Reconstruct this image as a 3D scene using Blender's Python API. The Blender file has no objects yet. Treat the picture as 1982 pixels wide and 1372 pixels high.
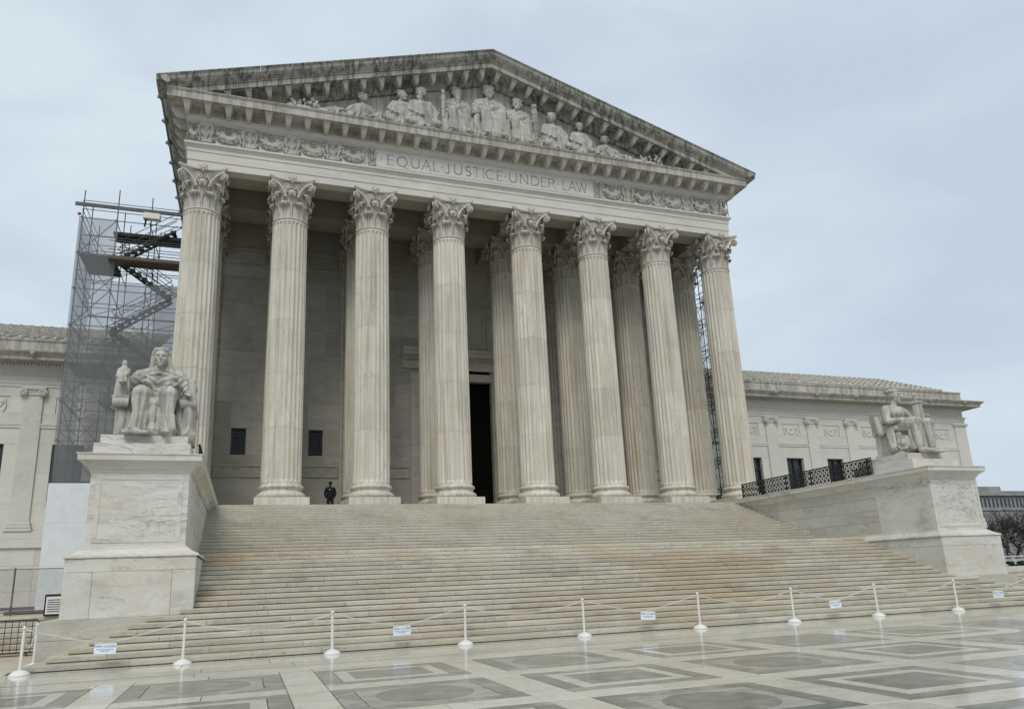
import bpy, bmesh, math, random
from mathutils import Vector, Matrix, noise
random.seed(7)
sc = bpy.context.scene
C = sc.collection
R = math.radians

# ---------------------------------------------------------------- camera
cd = bpy.data.cameras.new('camera'); cam = bpy.data.objects.new('camera', cd); C.objects.link(cam)
sc.camera = cam
yaw, pitch, roll = 0.3338, 0.2469, -0.0394
fw = Vector((math.sin(yaw)*math.cos(pitch), math.cos(yaw)*math.cos(pitch), math.sin(pitch)))
rt = Vector((math.cos(yaw), -math.sin(yaw), 0)); up = rt.cross(fw)
rt2 = math.cos(roll)*rt + math.sin(roll)*up; up2 = -math.sin(roll)*rt + math.cos(roll)*up
m = Matrix((rt2, up2, -fw)).transposed().to_4x4(); m.translation = (-13.0826, -36.9692, 1.7541)
cam.matrix_world = m
cd.sensor_width = 36; cd.lens = 36*1411.9/1982; cd.shift_x = 29.3/1982; cd.shift_y = 75.97/1982
cd.clip_start = 0.1; cd.clip_end = 3000
sc.render.resolution_x = 1024; sc.render.resolution_y = 708

# ---------------------------------------------------------------- world: overcast sky
SUN_EL, SUN_AZ = R(50), R(202)      # azimuth clockwise from +Y
w = bpy.data.worlds.new('World'); sc.world = w; w.use_nodes = True
nt = w.node_tree; nt.nodes.clear()
def nn(nt, t, **kw):
    n = nt.nodes.new(t)
    for k, v in kw.items():
        if k in n.inputs.keys() if isinstance(k, str) else False: n.inputs[k].default_value = v
        else: setattr(n, k, v)
    return n
out = nn(nt, 'ShaderNodeOutputWorld'); bg = nn(nt, 'ShaderNodeBackground'); bg.inputs['Strength'].default_value = 0.1
sky = nn(nt, 'ShaderNodeTexSky', sky_type='NISHITA', sun_disc=False, sun_elevation=SUN_EL, sun_rotation=SUN_AZ, air_density=1.0, dust_density=2.0, ozone_density=1.0)
tc = nn(nt, 'ShaderNodeTexCoord')
mp = nn(nt, 'ShaderNodeMapping'); mp.inputs['Scale'].default_value = (1.0, 1.0, 2.6); mp.inputs['Rotation'].default_value = (0.1, 0.25, 0.5)
nz = nn(nt, 'ShaderNodeTexNoise'); nz.inputs['Scale'].default_value = 2.1; nz.inputs['Detail'].default_value = 7; nz.inputs['Roughness'].default_value = 0.5; nz.inputs['Distortion'].default_value = 0.6
rp = nn(nt, 'ShaderNodeValToRGB')
rp.color_ramp.elements[0].position = 0.34; rp.color_ramp.elements[0].color = (5.1, 5.92, 7.0, 1)
rp.color_ramp.elements[1].position = 0.64; rp.color_ramp.elements[1].color = (6.4, 7.4, 8.0, 1)
mx = nn(nt, 'ShaderNodeMix', data_type='RGBA'); mx.inputs[0].default_value = 0.93
nt.links.new(tc.outputs['Generated'], mp.inputs['Vector']); nt.links.new(mp.outputs[0], nz.inputs['Vector'])
nt.links.new(nz.outputs['Fac'], rp.inputs['Fac']); nt.links.new(sky.outputs[0], mx.inputs[6]); nt.links.new(rp.outputs[0], mx.inputs[7])
nt.links.new(mx.outputs[2], bg.inputs['Color']); nt.links.new(bg.outputs[0], out.inputs['Surface'])

# ---------------------------------------------------------------- sun (soft, behind cloud)
sl = bpy.data.lights.new('sun', 'SUN'); sl.energy = 1.5; sl.angle = R(26); sl.color = (1.0, 0.965, 0.90)
so = bpy.data.objects.new('sun', sl); C.objects.link(so)
sd = Vector((math.sin(SUN_AZ)*math.cos(SUN_EL), math.cos(SUN_AZ)*math.cos(SUN_EL), math.sin(SUN_EL)))
so.rotation_euler = sd.to_track_quat('Z', 'Y').to_euler(); so.location = (0, -60, 60)

sc.view_settings.view_transform = 'Standard'; sc.view_settings.look = 'None'
sc.view_settings.exposure = 0.15; sc.view_settings.gamma = 1.0; sc.view_settings.use_curve_mapping = False

# ---------------------------------------------------------------- materials
MAT = {}
def mat_new(name):
    mt = bpy.data.materials.new(name); mt.use_nodes = True; t = mt.node_tree; t.nodes.clear()
    o = t.nodes.new('ShaderNodeOutputMaterial'); b = t.nodes.new('ShaderNodeBsdfPrincipled')
    t.links.new(b.outputs[0], o.inputs[0]); MAT[name] = mt
    return mt, t, b, o
def mathn(t, op, a, b=None, clamp=False):
    n = t.nodes.new('ShaderNodeMath'); n.operation = op; n.use_clamp = clamp
    for i, v in enumerate((a, b)):
        if v is None: continue
        if isinstance(v, (int, float)): n.inputs[i].default_value = v
        else: t.links.new(v, n.inputs[i])
    return n.outputs[0]
def mixc(t, fac, a, b, mode='MIX'):
    n = t.nodes.new('ShaderNodeMix'); n.data_type = 'RGBA'; n.blend_type = mode
    for i, v in ((0, fac), (6, a), (7, b)):
        if isinstance(v, (int, float)): n.inputs[i].default_value = v
        elif isinstance(v, tuple): n.inputs[i].default_value = v if len(v) == 4 else v+(1,)
        else: t.links.new(v, n.inputs[i])
    return n.outputs[2]
def ramp(t, fac, stops):
    n = t.nodes.new('ShaderNodeMapRange'); n.interpolation_type = 'SMOOTHSTEP'
    n.inputs[1].default_value, n.inputs[2].default_value = stops
    t.links.new(fac, n.inputs[0]); return n.outputs[0]
def noi(t, vec, scale, detail=4, rough=.55, dist=0.0):
    n = t.nodes.new('ShaderNodeTexNoise'); n.inputs['Scale'].default_value = scale; n.inputs['Detail'].default_value = detail
    n.inputs['Roughness'].default_value = rough; n.inputs['Distortion'].default_value = dist
    t.links.new(vec, n.inputs['Vector']); return n.outputs['Fac']
def coords(t, scale=(1, 1, 1), rot=(0, 0, 0), rnd=True):
    g = t.nodes.new('ShaderNodeNewGeometry'); mpn = t.nodes.new('ShaderNodeMapping')
    mpn.inputs['Scale'].default_value = scale; mpn.inputs['Rotation'].default_value = rot
    src = g.outputs['Position']
    if rnd:
        oi = t.nodes.new('ShaderNodeObjectInfo'); v = t.nodes.new('ShaderNodeVectorMath'); v.operation = 'ADD'
        cmb = t.nodes.new('ShaderNodeCombineXYZ')
        a = mathn(t, 'MULTIPLY', oi.outputs['Random'], 61.7)
        t.links.new(a, cmb.inputs[0]); t.links.new(a, cmb.inputs[1]); t.links.new(mathn(t, 'MULTIPLY', a, 1.7), cmb.inputs[2])
        t.links.new(src, v.inputs[0]); t.links.new(cmb.outputs[0], v.inputs[1]); src = v.outputs[0]
    t.links.new(src, mpn.inputs['Vector']); return mpn.outputs[0]

def marble(name, light, vein, stain, vs=.7, va=.7, sa=.5, streak=0.0, streak_col=(.40, .32, .215), rough=.6, rnd=.10, bump=.12, dirt=0.0, vstretch=(1, 1, 2.4), vrot=(.3, .5, .2), wet=False, cl=.38, ss=.45, blotch=0.0, bcol=(.46, .35, .22)):
    mt, t, b, o = mat_new(name)
    p = coords(t, vstretch, vrot)
    n1 = noi(t, p, vs, 7, .62, 1.6)
    v1 = mathn(t, 'SUBTRACT', 1.0, ramp(t, mathn(t, 'ABSOLUTE', mathn(t, 'SUBTRACT', n1, .5)), (0.0, .028)))
    n1b = noi(t, p, vs*2.3, 6, .6, 2.2)
    v2 = mathn(t, 'SUBTRACT', 1.0, ramp(t, mathn(t, 'ABSOLUTE', mathn(t, 'SUBTRACT', n1b, .5)), (0.0, .03)))
    v1 = mathn(t, 'MAXIMUM', v1, mathn(t, 'MULTIPLY', v2, .6))
    msk = ramp(t, noi(t, p, vs*.6, 3), (.36, .70))
    col = mixc(t, mathn(t, 'MULTIPLY', mathn(t, 'MULTIPLY', v1, msk), va), light, vein)
    cloud = ramp(t, noi(t, p, vs*1.3, 6, .6, .8), (.38, .72))
    col = mixc(t, mathn(t, 'MULTIPLY', cloud, va*cl), col, vein)
    q = coords(t, (1, 1, 1), rnd=True)
    col = mixc(t, mathn(t, 'MULTIPLY', ramp(t, noi(t, q, ss, 5, .6), (.45, .75)), sa), col, stain)
    if blotch:
        bq = coords(t, (.55, .8, 1.3), rnd=False)
        bm_ = mathn(t, 'MULTIPLY', ramp(t, noi(t, bq, .28, 6, .62, .5), (.46, .66)), blotch)
        col = mixc(t, bm_, col, bcol)
        bq2 = coords(t, (1.0, 1.3, 2.0), (.3, .2, 1), rnd=False)
        col = mixc(t, mathn(t, 'MULTIPLY', ramp(t, noi(t, bq2, .6, 7, .68), (.52, .68)), blotch*.7), col, (.21, .205, .175))
    if streak:
        s = coords(t, (2.6, 2.6, .10), rnd=False)
        col = mixc(t, mathn(t, 'MULTIPLY', ramp(t, noi(t, s, 1.6, 5, .6), (.44, .70)), streak), col, streak_col)
        s2 = coords(t, (5.5, 5.5, .22), rnd=False)
        col = mixc(t, mathn(t, 'MULTIPLY', ramp(t, noi(t, s2, 1.4, 4, .6), (.50, .72)), streak*.55), col, (.20, .20, .18))
    if dirt:
        d = coords(t, (3.6, 3.6, .40), rnd=False)
        dn = mathn(t, 'MULTIPLY', ramp(t, noi(t, d, 1.1, 7, .68), (.40, .62)), ramp(t, noi(t, coords(t, rnd=False), .22, 3), (.28, .5)))
        col = mixc(t, mathn(t, 'MULTIPLY', dn, dirt), col, (.045, .042, .036))
    f = coords(t, (1, 1, 1)); fine = noi(t, f, 14, 4, .7)
    oi = t.nodes.new('ShaderNodeObjectInfo')
    val = mathn(t, 'ADD', mathn(t, 'MULTIPLY', fine, .22), mathn(t, 'ADD', mathn(t, 'MULTIPLY', oi.outputs['Random'], rnd), .89-rnd*.5))
    cm = t.nodes.new('ShaderNodeCombineColor'); [t.links.new(val, cm.inputs[i]) for i in range(3)]
    col = mixc(t, 1.0, col, cm.outputs[0], 'MULTIPLY')
    t.links.new(col, b.inputs['Base Color'])
    b.inputs['Specular IOR Level'].default_value = .35
    if wet:
        rn = t.nodes.new('ShaderNodeMapRange'); rn.inputs[1].default_value = .35; rn.inputs[2].default_value = .7; rn.inputs[3].default_value = wet[0]; rn.inputs[4].default_value = wet[1]
        t.links.new(noi(t, coords(t, rnd=False), 1.1, 4), rn.inputs[0]); t.links.new(rn.outputs[0], b.inputs['Roughness'])
        b.inputs['Specular IOR Level'].default_value = wet[2] if len(wet) > 2 else .5; b.inputs['IOR'].default_value = 1.36
    else:
        b.inputs['Roughness'].default_value = rough
    if bump:
        bn = t.nodes.new('ShaderNodeBump'); bn.inputs['Strength'].default_value = bump; bn.inputs['Distance'].default_value = .05
        hsum = mathn(t, 'ADD', fine, mathn(t, 'MULTIPLY', noi(t, f, 3.0, 5, .6), .8))
        t.links.new(hsum, bn.inputs['Height']); t.links.new(bn.outputs[0], b.inputs['Normal'])
    return mt

WARM = (.43, .36, .26)
marble('m_column', (.65, .615, .525), (.38, .37, .32), WARM, .5, .6, .30, streak=.6, rnd=.15, vstretch=(1.5, 1.5, .5))
marble('m_capital', (.56, .525, .455), (.34, .31, .26), (.35, .27, .185), 1.2, .45, .45, rnd=.06)
marble('m_entab', (.645, .615, .545), (.38, .39, .39), (.46, .42, .34), .45, .6, .35, rnd=.08, vstretch=(.5, 1, 2.2))
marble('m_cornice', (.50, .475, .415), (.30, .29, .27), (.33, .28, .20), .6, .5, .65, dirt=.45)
marble('m_rake', (.40, .38, .33), (.25, .25, .24), (.24, .215, .175), .6, .5, .6, dirt=.80, rnd=.14)
marble('m_relief', (.50, .48, .425), (.31, .30, .275), (.33, .305, .245), 1.4, .45, .5, dirt=.40)
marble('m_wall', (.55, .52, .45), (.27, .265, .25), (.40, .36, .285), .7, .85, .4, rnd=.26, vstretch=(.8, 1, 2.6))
marble('m_wing', (.60, .58, .52), (.38, .39, .39), (.45, .42, .35), .4, .45, .35, rnd=.09)
marble('m_ped', (.66, .64, .58), (.27, .275, .28), (.50, .43, .32), .75, .98, .40, rnd=.08, vstretch=(.6, .8, 2.4), cl=.22, blotch=.42, bcol=(.50, .43, .32))
marble('m_step', (.54, .505, .415), (.30, .285, .23), (.43, .365, .255), 1.1, .75, .55, rnd=.20, bump=.6, vstretch=(.8, 1, 1.5), rough=.5, blotch=.60)
marble('m_ashlar_shade', (.56, .54, .48), (.27, .27, .26), (.45, .40, .31), .75, .78, .45, rnd=.16, vstretch=(.8, .6, 2.2), cl=.25)  # pedestal marble made darker: shade on the side walls painted in
marble('m_found', (.52, .49, .42), (.28, .275, .25), (.40, .36, .28), .7, .8, .5, rnd=.1, vstretch=(.6, .8, 2.4))
marble('m_modil', (.60, .575, .51), (.38, .36, .32), (.44, .38, .29), 1.0, .4, .4, rnd=.14)
marble('m_step_upper', (.50, .47, .385), (.26, .25, .205), (.40, .345, .25), 1.1, .75, .55, rnd=.2, bump=.6, vstretch=(.8, 1, 1.5), rough=.5, blotch=.36, bcol=(.46, .395, .28))  # slightly darker stone with fainter blotches for the upper flight
marble('m_statue', (.55, .53, .465), (.34, .33, .30), (.34, .315, .255), 1.6, .45, .6, rnd=0, bump=.35, dirt=.45)
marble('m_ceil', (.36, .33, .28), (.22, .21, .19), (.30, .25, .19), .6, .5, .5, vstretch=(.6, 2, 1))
marble('p_light', (.60, .575, .50), (.30, .29, .26), (.50, .42, .31), 1.7, .95, .6, rnd=.16, bump=.012, vstretch=(.7, 1.2, 1), wet=(.025, .11), ss=1.1)
marble('p_dark', (.205, .212, .19), (.06, .066, .06), (.40, .39, .335), 2.6, 1.0, .8, rnd=.30, bump=.05, vstretch=(.45, 1.5, 1), wet=(.035, .17, .45), cl=.75, ss=1.8)
marble('p_mid', (.36, .355, .32), (.11, .118, .11), (.50, .475, .40), 2.2, 1.0, .6, rnd=.2, bump=.05, vstretch=(.4, 1.5, 1), wet=(.035, .16, .45), cl=.6, ss=1.6)
marble('p_joint', (.10, .10, .095), (.06, .06, .06), (.08, .08, .07), 1, .4, .4, wet=(.2, .4))

def plain(name, col, rough=.6, metal=0.0, var=.12, scale=6, spec=.4):
    mt, t, b, o = mat_new(name)
    n = noi(t, coords(t), scale, 4)
    dark = tuple(c*(1-var*2.2) for c in col); lite = tuple(min(1, c*(1+var)) for c in col)
    t.links.new(mixc(t, ramp(t, n, (.3, .7)), dark, lite), b.inputs['Base Color'])
    b.inputs['Roughness'].default_value = rough; b.inputs['Metallic'].default_value = metal; b.inputs['Specular IOR Level'].default_value = spec
    return mt
plain('iron', (.012, .012, .014), .45)
plain('bronze', (.075, .055, .035), .45, .3, var=.3)
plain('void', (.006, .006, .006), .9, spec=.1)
plain('glass', (.02, .026, .032), .08, 0, .1, 2, .5)
plain('window_frame', (.02, .022, .024), .5)
plain('tube', (.085, .088, .092), .5, .5)
plain('deck', (.055, .055, .054), .8)
plain('plank', (.12, .098, .07), .8)
plain('hoarding', (.66, .68, .70), .7, var=.03, scale=2)
plain('white_plastic', (.72, .71, .66), .35, var=.03)
plain('sign_board', (.74, .80, .86), .45, var=.02)
plain('ink', (.05, .07, .12), .7)
plain('letter', (.29, .28, .25), .9, var=.2)  # grey stands for shade and grime inside cut strokes; also panel joints
plain('lead', (.16, .155, .145), .8)
plain('tile', (.46, .44, .38), .75, var=.16, scale=3)
plain('asphalt', (.055, .055, .055), .75)
plain('grass_far', (.07, .075, .04), .9)
plain('bark', (.05, .042, .036), .9)
plain('hedge', (.018, .026, .014), .8)
plain('farstone', (.30, .295, .28), .85, var=.12, scale=.3)
plain('cloth', (.013, .014, .019), .85)
plain('skin', (.17, .10, .07), .55)
plain('red', (.35, .04, .03), .5)
plain('yellow', (.30, .20, .03), .5)
plain('wood', (.16, .11, .07), .85)
plain('fencewire', (.16, .165, .17), .5, .6)
def netting():
    mt, t, b, o = mat_new('netting')
    tr = t.nodes.new('ShaderNodeBsdfTransparent'); ms = t.nodes.new('ShaderNodeMixShader'); tl = t.nodes.new('ShaderNodeBsdfTranslucent'); m2 = t.nodes.new('ShaderNodeMixShader')
    tl.inputs[0].default_value = (.42, .43, .445, 1); b.inputs['Base Color'].default_value = (.30, .308, .315, 1); b.inputs['Roughness'].default_value = .9
    m2.inputs[0].default_value = .35
    fac = mathn(t, 'ADD', mathn(t, 'MULTIPLY', ramp(t, noi(t, coords(t, (1, 1, .4)), .5, 4), (.3, .7)), .16), .46)
    t.links.new(b.outputs[0], m2.inputs[1]); t.links.new(tl.outputs[0], m2.inputs[2])
    t.links.new(fac, ms.inputs[0]); t.links.new(tr.outputs[0], ms.inputs[1]); t.links.new(m2.outputs[0], ms.inputs[2]); t.links.new(ms.outputs[0], o.inputs[0])
netting()

# ---------------------------------------------------------------- helpers
W = {}          # world position of each parent
class MB:
    def __init__(s): s.v = []; s.f = []; s.sm = []
    def add(s, vs, fs, smooth=False):
        b = len(s.v); s.v += [tuple(v) for v in vs]; s.f += [tuple(i+b for i in f) for f in fs]; s.sm += [smooth]*len(fs); return s
    def box(s, x0, x1, y0, y1, z0, z1):
        if x0 > x1: x0, x1 = x1, x0
        return s.add([(x0, y0, z0), (x1, y0, z0), (x1, y1, z0), (x0, y1, z0), (x0, y0, z1), (x1, y0, z1), (x1, y1, z1), (x0, y1, z1)],
                     [(3, 2, 1, 0), (4, 5, 6, 7), (0, 1, 5, 4), (1, 2, 6, 5), (2, 3, 7, 6), (3, 0, 4, 7)])
    def bbox(s, x0, x1, y0, y1, z0, z1, c=.012):   # box with chamfered edges on all sides
        if x0 > x1: x0, x1 = x1, x0
        c = min(c, (x1-x0)*.3, (y1-y0)*.3, (z1-z0)*.3)
        vs = []; idx = {}
        for ix, (X, sx) in enumerate(((x0, 1), (x1, -1))):
            for iy, (Y, sy) in enumerate(((y0, 1), (y1, -1))):
                for iz, (Z, sz) in enumerate(((z0, 1), (z1, -1))):
                    for a in range(3):
                        idx[ix, iy, iz, a] = len(vs)
                        vs.append((X+(0 if a == 0 else sx*c), Y+(0 if a == 1 else sy*c), Z+(0 if a == 2 else sz*c)))
        fs = []
        I = lambda *k: idx[k]
        for x in (0, 1): q = [I(x, 0, 0, 0), I(x, 1, 0, 0), I(x, 1, 1, 0), I(x, 0, 1, 0)]; fs.append(q[::-1] if x == 0 else q)
        for y in (0, 1): q = [I(0, y, 0, 1), I(1, y, 0, 1), I(1, y, 1, 1), I(0, y, 1, 1)]; fs.append(q if y == 0 else q[::-1])
        for z in (0, 1): q = [I(0, 0, z, 2), I(1, 0, z, 2), I(1, 1, z, 2), I(0, 1, z, 2)]; fs.append(q[::-1] if z == 0 else q)
        for x in (0, 1):
            for y in (0, 1):
                q = [I(x, y, 0, 0), I(x, y, 1, 0), I(x, y, 1, 1), I(x, y, 0, 1)]; fs.append(q if x != y else q[::-1])
        for x in (0, 1):
            for z in (0, 1):
                q = [I(x, 0, z, 0), I(x, 1, z, 0), I(x, 1, z, 2), I(x, 0, z, 2)]; fs.append(q if x == z else q[::-1])
        for y in (0, 1):
            for z in (0, 1):
                q = [I(0, y, z, 1), I(1, y, z, 1), I(1, y, z, 2), I(0, y, z, 2)]; fs.append(q if y != z else q[::-1])
        for x in (0, 1):
            for y in (0, 1):
                for z in (0, 1):
                    q = [I(x, y, z, 0), I(x, y, z, 1), I(x, y, z, 2)]; fs.append(q if (x+y+z) % 2 else q[::-1])
        return s.add(vs, fs)
    def prism_x(s, prof, x0, x1):      # closed profile of (y, z)
        n = len(prof); vs = [(x0, y, z) for y, z in prof]+[(x1, y, z) for y, z in prof]
        fs = [(i, (i+1) % n, n+(i+1) % n, n+i) for i in range(n)]+[tuple(range(n))[::-1], tuple(range(n, 2*n))]
        return s.add(vs, fs)
    def prism_y(s, prof, y0, y1):      # closed profile of (x, z)
        n = len(prof); vs = [(x, y0, z) for x, z in prof]+[(x, y1, z) for x, z in prof]
        fs = [(i, (i+1) % n, n+(i+1) % n, n+i) for i in range(n)]+[tuple(range(n))[::-1], tuple(range(n, 2*n))]
        return s.add(vs, fs)
    def lathe(s, prof, seg=24, c=(0, 0), smooth=True, caps=True):   # prof of (r, z)
        vs = []; n = len(prof)
        for r, z in prof:
            for k in range(seg): a = 2*math.pi*k/seg; vs.append((c[0]+r*math.cos(a), c[1]+r*math.sin(a), z))
        fs = [(i*seg+k, i*seg+(k+1) % seg, (i+1)*seg+(k+1) % seg, (i+1)*seg+k) for i in range(n-1) for k in range(seg)]
        s.add(vs, fs, smooth)
        if caps: s.add([vs[k] for k in range(seg)], [tuple(range(seg))[::-1]]); s.add([vs[(n-1)*seg+k] for k in range(seg)], [tuple(range(seg))])
        return s
    def tube(s, pts, r, n=6, smooth=True, closed=False, caps=True):
        pts = [Vector(p) for p in pts]; m_ = len(pts); rs = r if isinstance(r, (list, tuple)) else [r]*m_
        vs = []; prev = None
        for i, p in enumerate(pts):
            if closed: d = pts[(i+1) % m_]-pts[i-1]
            else: d = pts[min(i+1, m_-1)]-pts[max(i-1, 0)]
            d = d.normalized() if d.length > 1e-9 else Vector((0, 0, 1))
            a = prev if prev is not None else (Vector((0, 0, 1)) if abs(d.z) < .9 else Vector((1, 0, 0)))
            u = (a-d*a.dot(d)); u = u.normalized() if u.length > 1e-6 else d.orthogonal().normalized(); v = d.cross(u); prev = u
            for k in range(n): t_ = 2*math.pi*k/n+math.pi/n; vs.append(p+rs[i]*(math.cos(t_)*u+math.sin(t_)*v))
        L = m_ if closed else m_-1
        fs = [(i*n+k, i*n+(k+1) % n, ((i+1) % m_)*n+(k+1) % n, ((i+1) % m_)*n+k) for i in range(L) for k in range(n)]
        s.add(vs, fs, smooth)
        if not closed and caps: s.add(vs[:n], [tuple(range(n))[::-1]]); s.add(vs[-n:], [tuple(range(n))])
        return s
    def ball(s, c, r, sub=1, sq=(1, 1, 1)):
        bm = bmesh.new(); bmesh.ops.create_icosphere(bm, subdivisions=sub, radius=1)
        bm.verts.index_update()
        s.add([(c[0]+v.co.x*r*sq[0], c[1]+v.co.y*r*sq[1], c[2]+v.co.z*r*sq[2]) for v in bm.verts], [[v.index for v in f.verts] for f in bm.faces], True); bm.free(); return s
    def mesh(s, name, mat):
        me = bpy.data.meshes.new(name); me.from_pydata(s.v, [], s.f)
        me.polygons.foreach_set('use_smooth', s.sm); me.materials.append(MAT[mat]); me.update(); return me
    def build(s, name, mat, parent=None): return place(name, s.mesh(name, mat), parent)
def place(name, me, parent=None, loc=(0, 0, 0), scale=(1, 1, 1), rot=(0, 0, 0)):
    o = bpy.data.objects.new(name, me); C.objects.link(o); o.location = loc; o.scale = scale; o.rotation_euler = rot
    if parent is not None:
        o.parent = parent; o.matrix_parent_inverse = Matrix.Translation(-W[parent.name])
        # parents that are placed pieces may carry a scale: they are only used unscaled
    W[o.name] = Vector(loc)
    return o
def empty(name, loc, label, cat, group=None):
    o = bpy.data.objects.new(name, None); C.objects.link(o); o.location = loc; o.empty_display_size = .3
    W[o.name] = Vector(loc); return tag(o, label, cat, group)
def tag(o, label, cat, group=None):
    o['label'] = label; o['category'] = cat
    if group: o['group'] = group
    return o
def copy_tree(o, loc, parent=None, label=None):
    c = o.copy(); C.objects.link(c)
    if parent is None: c.location = loc; W[c.name] = Vector(loc)
    else:
        inv = o.matrix_parent_inverse.copy(); c.parent = parent; c.matrix_parent_inverse = inv; W[c.name] = W[o.name]
    if label: c['label'] = label
    for ch in o.children: copy_tree(ch, loc, c)
    return c
def kind(o, k): o['kind'] = k; return o
def sweep_u(mb, prof, X0, Y0, Yend, sides=(1, 1)):
    """open profile of (offset, z) swept round the three sides of a block"""
    path = []
    rows = []
    for o_, z in prof:
        pts = []
        if sides[0]: pts.append((-(X0+o_), Yend, z))
        pts += [(-(X0+o_), Y0-o_, z), (X0+o_, Y0-o_, z)]
        if sides[1]: pts.append((X0+o_, Yend, z))
        rows.append(pts)
    n = len(rows[0]); vs = [p for r in rows for p in r]
    fs = [(i*n+k, i*n+k+1, (i+1)*n+k+1, (i+1)*n+k) for i in range(len(rows)-1) for k in range(n-1)]
    mb.add(vs, fs); return mb

# ---------------------------------------------------------------- key dimensions
ZP = 5.58; RISE = .155; TU = .3851; TL = .3833; NU, NL = 17, 19
YTOP = -.05; YLAND = YTOP-16*TU; YL2 = YLAND-3.157; YF = YL2-18*TL
COLX = [-16.013, -11.492, -6.971, -2.451, 2.451, 6.971, 11.492, 16.013]
YC = 1.303; YI = 5.34; XI = 0

# ================================================================ GROUND
g = MB().add([(-900, -900, -.06), (1100, -900, -.06), (1100, 1100, -.06), (-900, 1100, -.06)], [(0, 1, 2, 3)]).build('ground', 'asphalt'); kind(g, 'structure')
plaza = MB().add([(-45, -62, -.035), (45, -62, -.035), (45, -10, -.035), (-45, -10, -.035)], [(0, 1, 2, 3)]).build('plaza', 'p_joint'); kind(plaza, 'structure')
MX_, MY_ = 3.45, 3.10; BX, BY = .68, .62; G = .006; XB0 = -15.40; YB0 = -19.95
def slab_mesh(name, w_, d_, mat, h=.035):
    return MB().bbox(-w_/2+G, w_/2-G, -d_/2+G, d_/2-G, -h, 0, .005).mesh(name, mat)
SQX, SQY = MX_-BX, MY_-BY; FRW = .36; INX, INY = SQX-2*FRW, SQY-2*FRW
me_band_y = slab_mesh('band_slab', BX, SQY/2, 'p_light'); me_band_x = slab_mesh('band_slab', SQX/2, BY, 'p_light'); me_cross = slab_mesh('band_slab', BX, BY, 'p_light')
me_fr_x = slab_mesh('border_slab', SQX, FRW, 'p_dark'); me_fr_y = slab_mesh('border_slab', FRW, INY, 'p_dark')
me_in = slab_mesh('inset_slab', INX, INY, 'p_mid'); me_in_l = slab_mesh('inset_slab', INX, INY, 'p_light'); me_sq = slab_mesh('square_slab', INX-.5, INY-.5, 'p_dark')
me_disc = MB().lathe([(.80, -.02), (.80, .0025), (.796, .003), (.0, .003)], 40, smooth=False, caps=False).mesh('disc', 'p_dark')
for i in range(-2, 10):
    for j in range(0, 5):
        bx = XB0+i*MX_; by = YB0-j*MY_; cx = bx+MX_/2; cy = by-MY_/2
        place('band_slab', me_cross, plaza, (bx, by, 0))
        for h in (-1, 1):
            place('band_slab', me_band_y, plaza, (bx, cy+h*SQY/4, 0)); place('band_slab', me_band_x, plaza, (cx+h*SQX/4, by, 0))
            place('border_slab', me_fr_x, plaza, (cx, cy+h*(SQY/2-FRW/2), 0))
            place('border_slab', me_fr_y, plaza, (cx+h*(SQX/2-FRW/2), cy, 0))
        if (i+j) % 2 == 0:
            place('inset_slab', me_in, plaza, (cx, cy, 0)); place('disc', me_disc, plaza, (cx, cy, 0))
        else:
            place('inset_slab', me_in_l if (i*3+j) % 2 else me_in, plaza, (cx, cy, 0)); place('square_slab', me_sq, plaza, (cx, cy, .003))
# paving strip at the foot of the stairs
ys = (YF-.16, YF-1.42, -18.80)
for ya, yb, x in ((ys[1], ys[0], -30), (ys[2], ys[1], -30.4)):
    while x < 34:
        L = random.choice((1.2, 1.5, 1.7, 2.0))
        MB().bbox(x+G, x+L-G, ya+G, yb-G, -.035, 0, .005).build('paving_slab', 'p_light', plaza); x += L
for k in range(16):
    MB().bbox(-30+k*4+G, -26+k*4-G, -18.95+G, -18.80-G, -.035, 0, .005).build('edge_slab', 'p_dark', plaza)
    MB().bbox(-30+k*4+G, -26+k*4-G, YB0+BY/2+G, -18.95-G, -.035, 0, .005).build('edge_slab', 'p_light', plaza)
for k in range(26):
    MB().bbox(-30+k*2.4+G, -27.6+k*2.4-G, YF-.16+G, YF+.02, -.035, .004, .004).build('kerb_slab', 'p_light', plaza)
kind(MB().add([(-45, -60, -.006), (45, -60, -.006), (45, YB0-5*MY_+BY*.5, -.006), (-45, YB0-5*MY_+BY*.5, -.006)], [(0, 1, 2, 3)]).build('pavement', 'p_light'), 'structure')
for sx in (-1, 1):
    kind(MB().add([(sx*18.3, YF+.02, -.004), (sx*45, YF+.02, -.004), (sx*45, -9.7, -.004), (sx*18.3, -9.7, -.004)], [(0, 1, 2, 3)] if sx > 0 else [(3, 2, 1, 0)]).build('side_paving', 'm_step'), 'structure')
    kind(MB().box(sx*17.45, sx*60, -7.4, 7.9, -.05, 1.085).build('terrace', 'm_step'), 'structure')

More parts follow.
